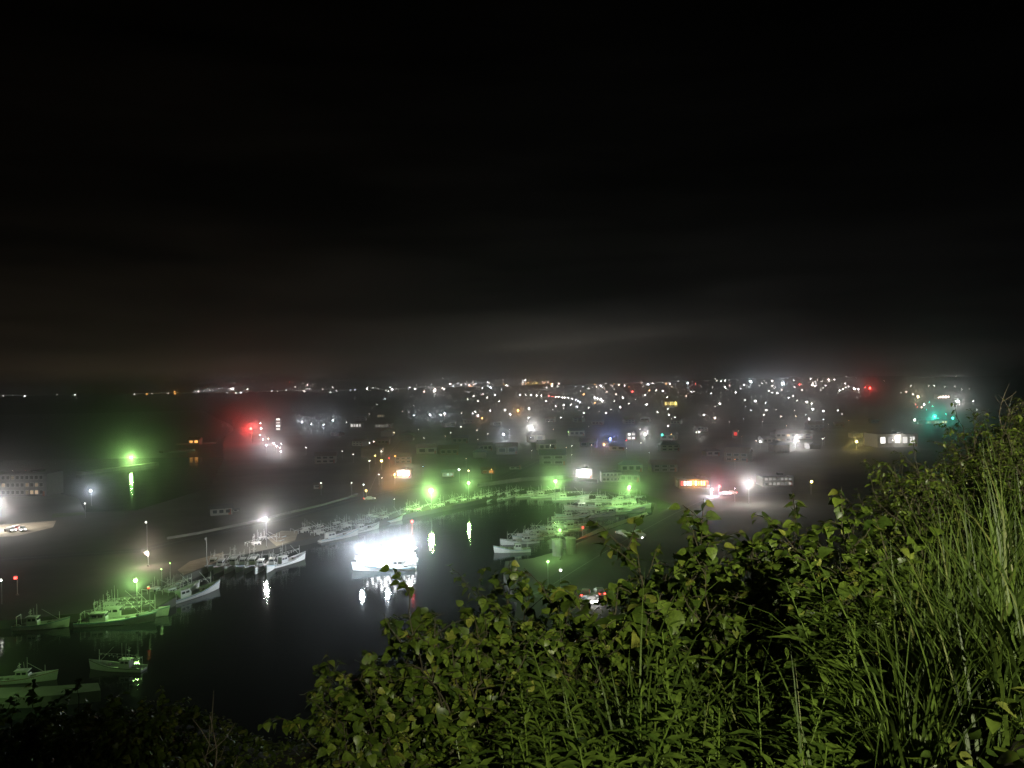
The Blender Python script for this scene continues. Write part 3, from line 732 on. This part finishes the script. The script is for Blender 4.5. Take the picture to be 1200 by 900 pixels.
for du in (1036, 1046, 1069):
    q, g, D = hit(du, 516, 3.5)
    e = MB().ball((q.x, q.y - 1, q.z), .42, 8); o = e.build('bay_lamp', emit('bay_lamp', COLS['white'], 25)); o.parent = dp; o.matrix_parent_inverse = Matrix.Translation(dp.location).inverted()
building(786, 477, 16, 7, 'flat-roofed block with yellowish lit windows up in the town', 'building', 'flat', 0, lit='yellow', litL=4, windows=(5, 1), name='low_building')
building(740, 516, 11, 9, 'white-lit building front right of the blue lamp', 'building', 'flat', 0, lit='white', litL=2.2, windows=(2, 2), name='low_building', )
building(676, 511, 18, 9, 'gabled house right of the small green lamp mid town', roof='gable', wall=0, rf=2, windows=(3, 1))
building(572, 556, 16, 8, 'small brownish house behind the far row of boats', roof='gable', wall=2, rf=1, windows=(2, 1), lit='orange', litL=.6)
building(604, 550, 14, 5, 'low pale shed behind the embankment wall', 'shed', 'gable', 0, 0, windows=(2, 1), name='shed')
building(1098, 497, 26, 4, 'lit platform roof below the two teal lamps', 'building', 'flat', 0, lit='warm', litL=1.5, windows=(8, 1), name='station_platform', doors=0)
building(1107, 468, 14, 5, 'peach-lit low building above the two teal lamps', 'building', 'flat', 0, lit='pink', litL=6, windows=(4, 1), name='low_building', doors=0)
building(326, 505, 7, 15, 'narrow tower block with a column of lit windows right of the red beacon', 'tower block', 'flat', 1, lit='white', litL=2.5, windows=(1, 4), name='tower_block', doors=0)
building(862, 513, 6, 8, 'small building with a dim red sign right of the small teal lamp', 'building', 'flat', 1, lit='red', litL=.7, windows=(1, 1), name='low_building', doors=0)
# dim houses between the lamps
hr = random.Random(11); placed = [(u, v, 16) for u, v in LAND]
n = 0; tries = 0
while n < 48 and tries < 6000:
    tries += 1
    v = hr.uniform(488, 566); u = hr.uniform(interp(v, [(485, 400), (560, 370)]), interp(v, [(485, 1040), (535, 980), (545, 900), (566, 760)]))
    if v > 556 and u < 590: continue
    D = 45 * F / max(20, v - 452); wp = hr.uniform(9, 15) * F / D
    if any(abs(u - a) < (wp + w_) * .55 and abs(v - b) < 4 + wp * .28 for a, b, w_ in placed): continue
    placed.append((u, v, wp)); n += 1
    rf = hr.randrange(3); kind = hr.choice(['gable', 'gable', 'hip', 'hip', 'gable'])
    o = building(u, v, wp, wp * hr.uniform(.42, .6), None, 'house', kind, hr.randrange(3), rf, hr.choice([-.5, -.2, 0, .15, .45, PI / 2]), hr.uniform(.6, .9),
                 lit=hr.choice([None, None, None, None, 'warm']), litL=.35, windows=(hr.choice([2, 3]), hr.choice([1, 1, 2])), group='dim houses of the town', lit_all=False)
    pend(o, 'dim ' + {'gable': 'gabled', 'hip': 'hip-roofed', 'flat': 'flat-roofed'}[kind] + ' house', u, v)

# twin tanks on the pier
for u, lb in ((653.5, 'left grey cylindrical tank of the pair on the pier'), (669, 'right grey cylindrical tank of the pair on the pier')):
    p = at(u, 651 if u < 660 else 649, QZ); t = empty('storage_tank', p, 0, lb, 'tank', 'twin tanks')
    MB().lathe([(1.35, -.1), (1.35, .2), (1.3, .22), (1.3, 3.9), (1.38, 3.95), (1.38, 4.1), (.7, 4.35), (.2, 4.45)], 28).build('shell', M_conc, t)
    l = MB()
    for s in (-.2, .2): l.tube([(s, -1.45, .1), (s, -1.45, 4.4)], .03, 5)
    for i in range(12): l.tube([(-.2, -1.45, .3 + i * .33), (.2, -1.45, .3 + i * .33)], .02, 5)
    l.build('ladder', M_steel, t); MB().tube([(0, .2, 4.3), (0, .2, 5.0), (.5, .2, 5.1)], .09, 8).build('vent_pipe', M_steel, t)
# conveyor beam leaning over the tanks
for u, lb, dx in ((646, 'left steel loading boom leaning over the twin tanks', -5.5), (662, 'right steel loading boom leaning over the twin tanks', -4.0)):
    p = at(u, 643, QZ); t = empty('loading_boom', p, 0, lb, 'boom', 'loading booms')
    MB().box((0, 0, 1.2), (.9, .9, 2.4)).build('pedestal', M_conc, t)
    b_ = MB()
    for o_ in (-.18, .18): b_.tube([(.8, o_, 2.3), (dx, o_, 6.4)], .07, 6)
    for i in range(9): b_.tube([(lerp(.8, dx, i / 9), -.18, lerp(2.3, 6.4, i / 9)), (lerp(.8, dx, (i + 1) / 9), .18, lerp(2.3, 6.4, (i + 1) / 9))], .035, 5)
    b_.build('arm', M_steel, t)

# ------------------------------------------------------------------ cars
def make_car():
    root = empty('parked_car', (0, 0, 0)); b = MB()
    prof = [(-2.1, .35), (-2.15, .75), (-1.95, .95), (-1.2, .98), (-.75, 1.42), (.65, 1.45), (1.15, 1.0), (2.0, .85), (2.15, .6), (2.1, .35)]
    vs = []
    for s in (-1, 1):
        for x, z in prof: vs.append((x, s * (.84 if z < 1.1 else .68), z))
    n = len(prof); fs = [tuple(range(n)), tuple(range(2 * n - 1, n - 1, -1))] + [(i, n + i, n + (i + 1) % n, (i + 1) % n) for i in range(n)]
    b.add(vs, fs); b.build('body', M_white, root)
    g = MB()
    for s in (-1, 1): g.add([(-1.05, s * .80, 1.02), (.95, s * .80, 1.04), (.6, s * .70, 1.4), (-.7, s * .70, 1.38)], [(0, 1, 2, 3)])
    g.build('window', M_glassd, root)
    for x in (-1.3, 1.3):
        for s in (-1, 1):
            w = MB(); w.tube([(x, s * .72, .32), (x, s * .9, .32)], .32, 14); wo = w.build('wheel', M_rubr, root)
            MB().tube([(x, s * .88, .32), (x, s * .92, .32)], .19, 10).build('rim', M_steel, wo)
    for s in (-1, 1):
        MB().box((2.12, s * .58, .68), (.08, .38, .18)).build('headlight', emit('headlight', COLS['white'], 20), root)
        MB().box((-2.13, s * .6, .78), (.08, .3, .16)).build('tail_light', emit('tail_light', COLS['red'], 20), root)
    return root
car = make_car(); first = True
for u, v, rz, lb, I in [(691, 706, -70, 'leftmost lit car in the gap in the bushes below the twin tanks', 18), (697, 704, -100, 'middle lit car in the gap in the bushes below the twin tanks', 14),
                        (686, 699, 80, 'car showing red tail lights in the gap in the bushes', 10), (703, 697, 95, 'rear car with tail lights in the gap in the bushes', 0),
                        (729, 627, -60, 'leftmost car with headlights on behind the crowded right basin', 8), (737, 630, 110, 'car with red tail lights behind the crowded right basin', 0),
                        (748, 627, -75, 'rightmost car with headlights on behind the crowded right basin', 10), (752, 631, -110, 'front car with headlights behind the crowded right basin', 0),
                        (850, 580, -20, 'pale car parked below the red lamp by the orange shop', 0), (857, 579.5, 170, 'pale car parked under the star-like lamp by the long building', 0),
                        (433, 586, 20, 'pale car on the harbour road left of the brightest green lamp', 0), (12, 623, -30, 'leftmost pale car in the gravel yard at the left edge', 0),
                        (19, 621, 60, 'second pale car in the gravel yard at the left edge', 0), (26, 622, -50, 'rightmost pale car in the gravel yard at the left edge', 0)]:
    o = car if first else clone(car)
    if first: KIDS.setdefault(o.name, [k.name for k in o.children])
    first = False
    o.location = at(u, v, QZ + .05); o.rotation_euler = (0, 0, math.radians(rz)); tag(o, lb, 'car', 'cars around the harbour')
    if I > 15: point(tuple(Vector(o.location) + Vector((math.cos(math.radians(rz)) * 3, math.sin(math.radians(rz)) * 3, .9))), 'white', I, .25)
lamp(657, 668, 'white', 26, r=.2, H=5, label='white lamp over the pale road in the gap in the bushes', L=120)

word_labels()

# ------------------------------------------------------------------ vegetation on the hill
L_broad = leafmat('broad_leaf', (.035, .066, .010), (.135, .20, .028), (.24, .26, .05))
L_fine = leafmat('small_leaf', (.035, .062, .010), (.13, .185, .028), (.20, .23, .05))
L_lance = leafmat('lance_leaf', (.055, .10, .016), (.14, .215, .035))
L_grass = leafmat('grass_blade', (.035, .062, .010), (.095, .150, .022), (.16, .17, .05), rough=.55)

def leaf(mb, p, d, nrm, ln, wd, droop=.3, shape='broad'):
    d = d.normalized(); side = d.cross(nrm); 
    if side.length < 1e-3: side = d.orthogonal()
    side.normalize(); up = side.cross(d).normalized()
    if shape == 'broad': prof = [(.0, .0), (.10, .36), (.30, .5), (.55, .42), (.8, .2), (1, 0)]
    elif shape == 'oval': prof = [(0, 0), (.2, .36), (.5, .5), (.8, .3), (1, 0)]
    else: prof = [(0, 0), (.25, .42), (.55, .5), (1, 0)]
    mid = []; lf = []; rt = []
    for t, w in prof:
        c = p + d * (ln * t) - up * (droop * ln * t * t)
        mid.append(c); 
        if 0 < t < 1:
            lf.append(c + side * (wd * w) + up * (wd * .22 * w)); rt.append(c - side * (wd * w) + up * (wd * .22 * w))
    n = len(lf); vs = mid + lf + rt; M = len(mid); fs = []
    fs.append((0, 1, M)); fs.append((0, M + n, 1))
    for i in range(n - 1):
        fs.append((1 + i, 2 + i, M + i + 1, M + i)); fs.append((2 + i, 1 + i, M + n + i, M + n + i + 1))
    fs.append((n, M - 1, M + n - 1)); fs.append((M - 1, n, M + 2 * n - 1))
    mb.add(vs, fs)

def rv(rg): 
    while True:
        v = Vector((rg.uniform(-1, 1), rg.uniform(-1, 1), rg.uniform(-1, 1)))
        if .1 < v.length < 1: return v.normalized()

def make_shrub(seed, H, R, nst, leafl, per, shape, lm, spread=.9, name='leafy_shrub', droop=.35):
    rg = random.Random(seed); root = empty(name, (0, 0, 0)); st = MB(); lv = MB()
    for s in range(nst):
        a = rg.uniform(0, 2 * PI); out = R * rg.uniform(.25, 1) * spread; top = H * rg.uniform(.6, 1.0)
        pts = [Vector((.05 * math.cos(a), .05 * math.sin(a), -.05))]
        for i in range(1, 7):
            t = i / 6
            pts.append(Vector((math.cos(a) * out * t ** 1.4, math.sin(a) * out * t ** 1.4, top * (t - .22 * t ** 3) / .78)) + rv(rg) * .05 * H * t)
        st.tube(pts, .010 * H, 5, .003)
        for i in range(1, 6):
            for q in range(2):
                b0 = pts[i].lerp(pts[i + 1], rg.random()); dirn = (rv(rg) + Vector((math.cos(a), math.sin(a), .5)) * .5).normalized()
                ln = R * rg.uniform(.25, .6) * (1 - .4 * i / 6); tw = [b0, b0 + dirn * ln * .5 + Vector((0, 0, .03)), b0 + dirn * ln]
                st.tube(tw, .0035 * H, 4, .002)
                for k in range(per):
                    t = (k + rg.random()) / per; p = tw[0].lerp(tw[2], .15 + .85 * t)
                    d = (rv(rg) * .9 + dirn * .5); d.z = d.z * .6 - .15
                    nn = (Vector((0, 0, 1)) + rv(rg) * .7).normalized(); L_ = leafl * rg.uniform(.55, 1.2)
                    leaf(lv, p + rv(rg) * .03, d, nn, L_, L_ * (.85 if shape == 'broad' else .55), droop * rg.uniform(.4, 1.5), shape)
    st.build('stem', M_bark, root); lv.build('foliage', lm, root, smooth=True)
    return root

def make_lance(seed, H, lm):
    rg = random.Random(seed); root = empty('leafy_weed', (0, 0, 0)); st = MB(); lv = MB()
    for s in range(rg.choice([2, 3, 4])):
        a = rg.uniform(0, 2 * PI); lean = rg.uniform(.05, .3); hh = H * rg.uniform(.75, 1.1); x0 = Vector((rg.uniform(-.14, .14), rg.uniform(-.14, .14), -.05))
        pts = [x0 + Vector((math.cos(a) * lean * hh * t * t, math.sin(a) * lean * hh * t * t, hh * t)) for t in (0, .25, .5, .75, 1)]
        st.tube(pts, .008, 5, .003); n = int(44 * hh)
        for k in range(n):
            t = .15 + .85 * k / n; i = min(3, int(t * 4)); p = pts[i].lerp(pts[i + 1], t * 4 - i)
            b = k * 2.4 + rg.uniform(-.3, .3); el = .05 + .75 * t
            d = Vector((math.cos(b) * math.cos(el), math.sin(b) * math.cos(el), math.sin(el))); L_ = (.155 if t < .8 else .09) * rg.uniform(.75, 1.2)
            leaf(lv, p, d, Vector((0, 0, 1)) if el < 1.2 else rv(rg), L_, L_ * .30, .5, 'lance')
    st.build('stem', L_lance, root); lv.build('foliage', lm, root, smooth=True); return root

def blade(mb, p, a, ln, w, bend, tilt):
    pts = []; n = 6
    for i in range(n + 1):
        t = i / n; ang = tilt + bend * t * t
        if i == 0: q = Vector(p)
        else: q = pts[-1][0] + Vector((math.cos(a) * math.sin(ang), math.sin(a) * math.sin(ang), math.cos(ang))) * (ln / n)
        pts.append((q, w * (1 - t ** 2.2) + .0006))
    sd = Vector((-math.sin(a), math.cos(a), 0)); vs = []
    for q, ww in pts: vs += [q - sd * ww / 2, q + sd * ww / 2]
    mb.add(vs, [(2 * i, 2 * i + 1, 2 * i + 3, 2 * i + 2) for i in range(n)])

def make_clump(seed, n, ln):
    rg = random.Random(seed); root = empty('grass_clump', (0, 0, 0)); lv = MB(); st = MB()
    for k in range(n):
        a = rg.uniform(0, 2 * PI); blade(lv, (rg.uniform(-.1, .1), rg.uniform(-.1, .1), -.03), a, ln * rg.uniform(.55, 1.15), .020 * rg.uniform(.6, 1.25), rg.uniform(.5, 2.1), rg.uniform(.02, .35))
    for k in range(3): st.tube([(rg.uniform(-.08, .08), rg.uniform(-.08, .08), 0), (rg.uniform(-.15, .15), rg.uniform(-.15, .15), ln * .6)], .006, 5, .003)
    st.build('stem', L_grass, root); lv.build('blades', L_grass, root, smooth=True); return root

def on_hill(u, r):
    a = math.atan((u - 600) / F); x, y = r * math.sin(a), r * math.cos(a)
    return Vector((x, y, hill_z(x, y) - .02))

vr = random.Random(5)
BR = [make_shrub(31 + i, (1.55, 1.25, 1.8, 1.4)[i], (.85, .8, .95, .75)[i], (11, 11, 11, 10)[i], (.105, .12, .095, .15)[i], (9, 8, 10, 6)[i], 'broad', L_broad) for i in range(4)]
FN = [make_shrub(61 + i, (1.35, 1.1, 1.6)[i], (.8, .75, .9)[i], 13, (.062, .055, .07)[i], 9, 'oval', L_fine, name='fine_leaved_shrub') for i in range(3)]
LA = [make_lance(91 + i, (.85, .7, 1.0, .8)[i], L_lance) for i in range(4)]
GC = [make_clump(121 + i, (46, 60, 40)[i], (1.25, 1.0, 1.5)[i]) for i in range(3)]
protos = {id(x): False for x in BR + FN + LA + GC}
def plant(p_, u, r, sc, label, cat, group, dz=0.0):
    if protos[id(p_)]: o = clone(p_)
    else:
        o = p_; protos[id(p_)] = True; KIDS.setdefault(o.name, [k.name for k in o.children])
    o.location = on_hill(u, r) + Vector((0, 0, dz)); o.rotation_euler = (0, 0, vr.uniform(0, 2 * PI)); o.scale = (sc, sc, sc * vr.uniform(.92, 1.08))
    return tag(o, label, cat, group)

def row(protolist, spec, label, cat, group):
    spec = sorted(spec)
    for q, (u, r, sc) in enumerate(spec):
        plant(protolist[q % len(protolist)] if True else None, u, r, sc, label.format(ordw(q)), cat, group)
# crest: broad leaved shrubs against the harbour
row(BR, [(405, 7.2, .8), (452, 7.6, .9), (500, 6.6, .95), (545, 8.6, 1.15), (590, 9.5, 1.2), (640, 9.0, .95), (700, 8.6, 1.1), (745, 8.2, 1.3), (790, 8.8, 1.45), (840, 9.6, 1.1), (885, 9.0, 1.3), (925, 9.8, 1.45), (965, 8.4, 1.1)],
    '{} broad-leaved shrub from the left along the crest before the harbour', 'shrub', 'broad-leaved shrubs on the crest')
row(BR, [(425, 5.8, .7), (485, 5.4, .8), (545, 6.4, .8), (610, 7.2, .8), (670, 7.0, .75), (735, 7.2, .8), (850, 7.0, .9), (920, 6.6, .95), (985, 6.2, 1.0), (1030, 6.8, .9)],
    '{} broad-leaved shrub from the left in the middle of the slope', 'shrub', 'broad-leaved shrubs mid slope')
row(BR, [(8, 9.5, .72), (48, 9.8, .6), (90, 9.0, .7), (130, 9.4, .66), (168, 9.6, .6), (212, 11.5, .4), (240, 12.5, .36), (268, 12.5, .34), (300, 12, .36), (332, 11.5, .4), (366, 10.0, .5)],
    '{} dim broad-leaved shrub from the left in the dark lower left corner', 'shrub', 'dim shrubs lower left')
# right ridge: small leaved shrubs
row(FN, [(985, 11, .8), (1020, 12.5, .95), (1050, 14, .95), (1075, 16, .8), (1100, 17, .7), (1125, 18, .7), (1150, 19, .7), (1175, 18, .65), (1205, 17, .6)],
    '{} fine-leaved shrub from the left along the right-hand ridge', 'shrub', 'fine-leaved shrubs on the ridge')
row(FN, [(975, 8.5, .8), (1010, 9, .9), (1045, 10, .95), (1080, 11, 1.0), (1110, 12, 1.0), (1140, 13, .85), (1170, 12, .75), (1200, 11, .7)],
    '{} fine-leaved shrub from the left in the middle row below the ridge', 'shrub', 'fine-leaved shrubs below the ridge')
row(FN, [(1000, 7, .75), (1040, 7.6, .8), (1085, 8.4, .8), (1125, 8.6, .8), (1165, 8.4, .7), (1205, 8, .65)],
    '{} fine-leaved shrub from the left in the row just behind the tall grass', 'shrub', 'fine-leaved shrubs behind the grass')
lan = []
for u in range(545, 1010, 20): lan.append((u + vr.uniform(-8, 8), vr.uniform(3.7, 4.5), vr.uniform(.85, 1.2)))
row(LA, lan, '{} narrow-leaved weed from the left in the front row at the bottom', 'plant', 'narrow-leaved weeds front row')
lan = []
for u in range(575, 1000, 22): lan.append((u + vr.uniform(-9, 9), vr.uniform(4.8, 6.0), vr.uniform(1.0, 1.4)))
row(LA, lan, '{} narrow-leaved weed from the left in the second row up the slope', 'plant', 'narrow-leaved weeds second row')
row(GC, [(640, 5.6, .9), (690, 5.0, 1.15), (735, 4.6, 1.25), (775, 4.9, 1.2), (815, 4.3, 1.1), (860, 4.8, 1.0), (935, 4.4, 1.0), (1000, 4.2, .8), (1060, 4.0, .9), (1120, 4.4, 1.0), (1180, 4.2, 1.0)],
    '{} clump of long arching grass from the left', 'grass clump', 'clumps of long grass')
# tall grass on the right, uncountable
g = MB(); gr = random.Random(77)
for k in range(1900):
    u = gr.triangular(930, 1230, 1150); r = gr.uniform(3.9, 8.5) if gr.random() < .75 else gr.uniform(8, 13); p = on_hill(u, r)
    blade(g, p, gr.gauss(.4, 1.6), gr.choice([gr.uniform(.3, .7), gr.uniform(.6, 1.3)]), .012 * gr.uniform(.5, 1.5), gr.choice([gr.uniform(.1, .8), gr.uniform(.8, 2.4)]), gr.uniform(0, .4))
for k in range(700):
    u = gr.uniform(380, 940); r = gr.uniform(3.4, 8.5); p = on_hill(u, r)
    blade(g, p, gr.uniform(0, 6.3), gr.uniform(.3, .8), .010, gr.uniform(.3, 1.7), gr.uniform(0, .4))
tag(g.build('tall_grass', L_grass, smooth=True), 'tall wild grass covering the right of the slope', 'grass', kind='stuff')
# ground cover
g = MB()
for k in range(9000):
    u = gr.uniform(-60, 1260); r = 3.0 + 17 * gr.random() ** 1.3; p = on_hill(u, r) + Vector((0, 0, gr.uniform(.02, .35)))
    d = rv(gr); d.z *= .4; L_ = gr.uniform(.05, .11)
    leaf(g, p, d, (Vector((0, 0, 1)) + rv(gr) * .6).normalized(), L_, L_ * .6, .4, 'oval')
for k in range(4200):
    u = gr.uniform(-80, 460); r = gr.uniform(9, 19); p = on_hill(u, r) + Vector((0, 0, gr.uniform(.02, .4)))
    d = rv(gr); d.z *= .5; L_ = gr.uniform(.08, .16)
    leaf(g, p, d, (Vector((0, 0, 1)) + rv(gr) * .7).normalized(), L_, L_ * .6, .4, 'oval')
tag(g.build('undergrowth', L_fine, smooth=True), 'low leafy undergrowth between the shrubs on the slope', 'undergrowth', kind='stuff')

# bare twigs
def bare(u, r, H, label, seed, lean=0):
    rg = random.Random(seed); p = on_hill(u, r); mb = MB()
    def br(a, d, ln, rad, dep):
        e = a + d * ln; m = a.lerp(e, .5) + rv(rg) * ln * .08
        mb.tube([a, m, e], rad, 5, rad * .55)
        if dep:
            for i in range(3): br(a.lerp(e, rg.uniform(.4, 1)), (d + rv(rg) * .75).normalized(), ln * rg.uniform(.45, .7), rad * .55, dep - 1)
    br(Vector((0, 0, -.1)), Vector((lean, 0, 1)).normalized(), H, .016, 2)
    o = mb.build('bare_branch', M_twig); o.location = p; return tag(o, label, 'branch')
bare(285, 8.5, 1.1, 'bare forked branch in the dark left of the shrubs', 3, -.5)
bare(455, 8.2, 1.0, 'thin bare branch standing before the dazzling raft', 4, .1)
bare(820, 9.5, 1.3, 'bare branch sticking up right of the tallest crest shrub', 5, .5)
bare(1176, 17.5, 1.0, 'lone bare twig rising above the right-hand ridge', 6, -.1)

# ------------------------------------------------------------------ hill lamp behind the viewpoint lights the slope
HX, HY = 4.5, -15.0
hz = hill_z(HX, HY); t = empty('street_lamp', (HX, HY, hz), 0, 'grey street lamp on the hilltop path behind the viewpoint', 'street lamp')
MB().tube([(0, 0, 0), (0, 0, 7.9), (-.2, .4, 8.3), (-.4, .9, 8.35)], .08, 8, .05).build('pole', M_steel, t)
MB().lathe([(.12, 8.32), (.34, 8.25), (.30, 8.4), (.1, 8.45)], 12, (-.4, .9, 0)).build('lamp_hood', M_steel, t)
MB().ball((-.4, .9, 8.2), .12, 10).build('bulb', emit('hill_lamp', (1, .95, .70), 30), t)
sl = bpy.data.lights.new('lamp_light', 'SPOT'); sl.color = (1, .96, .68); sl.energy = 2750 * 4 * PI; sl.shadow_soft_size = .15; sl.spot_size = math.radians(57); sl.spot_blend = 1.0
so = bpy.data.objects.new('lamp_light', sl); COL.objects.link(so); so.parent = t; so.location = (-.4, .95, 8.0)
so.rotation_euler = (Vector((8.0, 12.0, CZ - 2.4)) - Vector((HX - .4, HY + .95, hz + 8.0))).to_track_quat('-Z', 'Y').to_euler()

# ------------------------------------------------------------------ air
hz_m, N, L = newmat('night_haze')
out = N.new('ShaderNodeOutputMaterial'); pv = N.new('ShaderNodeVolumePrincipled')
pv.inputs['Color'].default_value = (.92, .94, .95, 1); pv.inputs['Density'].default_value = SIG; pv.inputs['Anisotropy'].default_value = .97
L.new(pv.outputs['Volume'], out.inputs['Volume']); hz_m.cycles.volume_sampling = 'DISTANCE'
o = MB().box((0, 2550, 38), (8600, 5500, 86)).build('haze', hz_m); o['kind'] = 'stuff'

# ------------------------------------------------------------------ night sky
w = bpy.data.worlds.new('World'); scene.world = w; w.use_nodes = True
N = w.node_tree.nodes; L = w.node_tree.links; N.clear()
out = N.new('ShaderNodeOutputWorld'); bg = N.new('ShaderNodeBackground')
tc = N.new('ShaderNodeTexCoord'); sp = N.new('ShaderNodeSeparateXYZ'); L.new(tc.outputs['Generated'], sp.inputs[0])
def ramp(src, stops):
    r = N.new('ShaderNodeValToRGB'); els = r.color_ramp.elements
    while len(els) < len(stops): els.new(.5)
    for e, (p_, c) in zip(els, stops): e.position = p_; e.color = (*c, 1)
    L.new(src, r.inputs['Fac']); return r.outputs['Color']
def math_(op, a, b):
    m = N.new('ShaderNodeMath'); m.operation = op
    for i, x in enumerate((a, b)):
        if isinstance(x, (int, float)): m.inputs[i].default_value = x
        else: L.new(x, m.inputs[i])
    return m.outputs[0]
def mixc(op, fac, a, b):
    m = N.new('ShaderNodeMix'); m.data_type = 'RGBA'; m.blend_type = op
    if isinstance(fac, (int, float)): m.inputs['Factor'].default_value = fac
    else: L.new(fac, m.inputs['Factor'])
    for k, x in (('A', a), ('B', b)):
        if isinstance(x, tuple): m.inputs[k].default_value = (*x, 1)
        else: L.new(x, m.inputs[k])
    return m.outputs['Result']
z = sp.outputs['Z']
glow = ramp(z, [(0, (.019, .0176, .016)), (.024, (.0185, .0170, .0155)), (.048, (.0085, .0081, .0077)), (.10, (.0036, .0036, .0036)), (.22, (.0011, .0011, .0011)), (.45, (.0003, .0003, .0003))])
# clouds lit from below by the town, stretched along the horizon
mp = N.new('ShaderNodeMapping'); mp.inputs['Scale'].default_value = (1.3, 1.3, 9.0); mp.inputs['Rotation'].default_value = (0, .05, 0)
L.new(tc.outputs['Generated'], mp.inputs['Vector'])
nz = N.new('ShaderNodeTexNoise'); nz.inputs['Scale'].default_value = 2.2; nz.inputs['Detail'].default_value = 5; nz.inputs['Roughness'].default_value = .5
L.new(mp.outputs['Vector'], nz.inputs['Vector'])
cl = ramp(nz.outputs['Fac'], [(.32, (.5, .5, .5)), (.70, (1.65, 1.6, 1.5))])
azx = sp.outputs['X']
az = ramp(math_('ADD', math_('MULTIPLY', azx, .5), .5), [(.18, (.95, .72, .50)), (.36, (1.25, 1.02, .78)), (.52, (1.25, 1.2, 1.15)), (.66, (.75, .75, .75)), (.80, (.42, .42, .44))])
c = mixc('MULTIPLY', 1.0, mixc('MULTIPLY', 1.0, glow, cl), az)
# one long streak of cloud low over the town
sd = math_('SUBTRACT', z, math_('ADD', math_('MULTIPLY', azx, .08), .058))
sv = ramp(math_('ADD', math_('MULTIPLY', sd, 10.0), .5), [(.10, (0, 0, 0)), (.40, (.028, .026, .0235)), (.54, (.012, .0114, .0106)), (.95, (0, 0, 0))])
sh = ramp(math_('ADD', math_('MULTIPLY', azx, .5), .5), [(.36, (0, 0, 0)), (.50, (.9, .9, .9)), (.58, (1, 1, 1)), (.68, (0, 0, 0))])
c = mixc('ADD', 1.0, c, mixc('MULTIPLY', 1.0, mixc('MULTIPLY', 1.0, sv, sh), cl))
sky = N.new('ShaderNodeTexSky'); sky.sky_type = 'NISHITA'; sky.sun_disc = False; sky.sun_elevation = math.radians(-3); sky.sun_rotation = math.radians(200)
sk = N.new('ShaderNodeVectorMath'); sk.operation = 'SCALE'; sk.inputs['Scale'].default_value = .00004; L.new(sky.outputs['Color'], sk.inputs[0])
L.new(mixc('ADD', 1.0, c, sk.outputs['Vector']), bg.inputs['Color']); bg.inputs['Strength'].default_value = 1.0
L.new(bg.outputs['Background'], out.inputs['Surface'])

# ------------------------------------------------------------------ camera and render settings
cd = bpy.data.cameras.new('camera'); cam = bpy.data.objects.new('camera', cd); COL.objects.link(cam)
cd.sensor_width = 36; cd.lens = 36 * F / 1200; cd.clip_start = .05; cd.clip_end = 20000
B = -FWD
cam.matrix_world = Matrix(((R_.x, UP.x, B.x, CAM.x), (R_.y, UP.y, B.y, CAM.y), (R_.z, UP.z, B.z, CAM.z), (0, 0, 0, 1)))
scene.camera = cam
scene.view_settings.view_transform = 'Standard'; scene.view_settings.look = 'None'; scene.view_settings.exposure = 0; scene.view_settings.gamma = 1
scene.view_settings.use_curve_mapping = False
cy = scene.cycles
cy.use_denoising = True; cy.use_adaptive_sampling = False
cy.max_bounces = 3; cy.diffuse_bounces = 1; cy.glossy_bounces = 2; cy.transmission_bounces = 2; cy.transparent_max_bounces = 6; cy.volume_bounces = 0
cy.use_light_tree = True; cy.denoising_prefilter = 'NONE'; cy.light_sampling_threshold = 0.0; cy.sample_clamp_indirect = 1.0; cy.sample_clamp_direct = 0.0
cy.caustics_reflective = False; cy.caustics_refractive = False
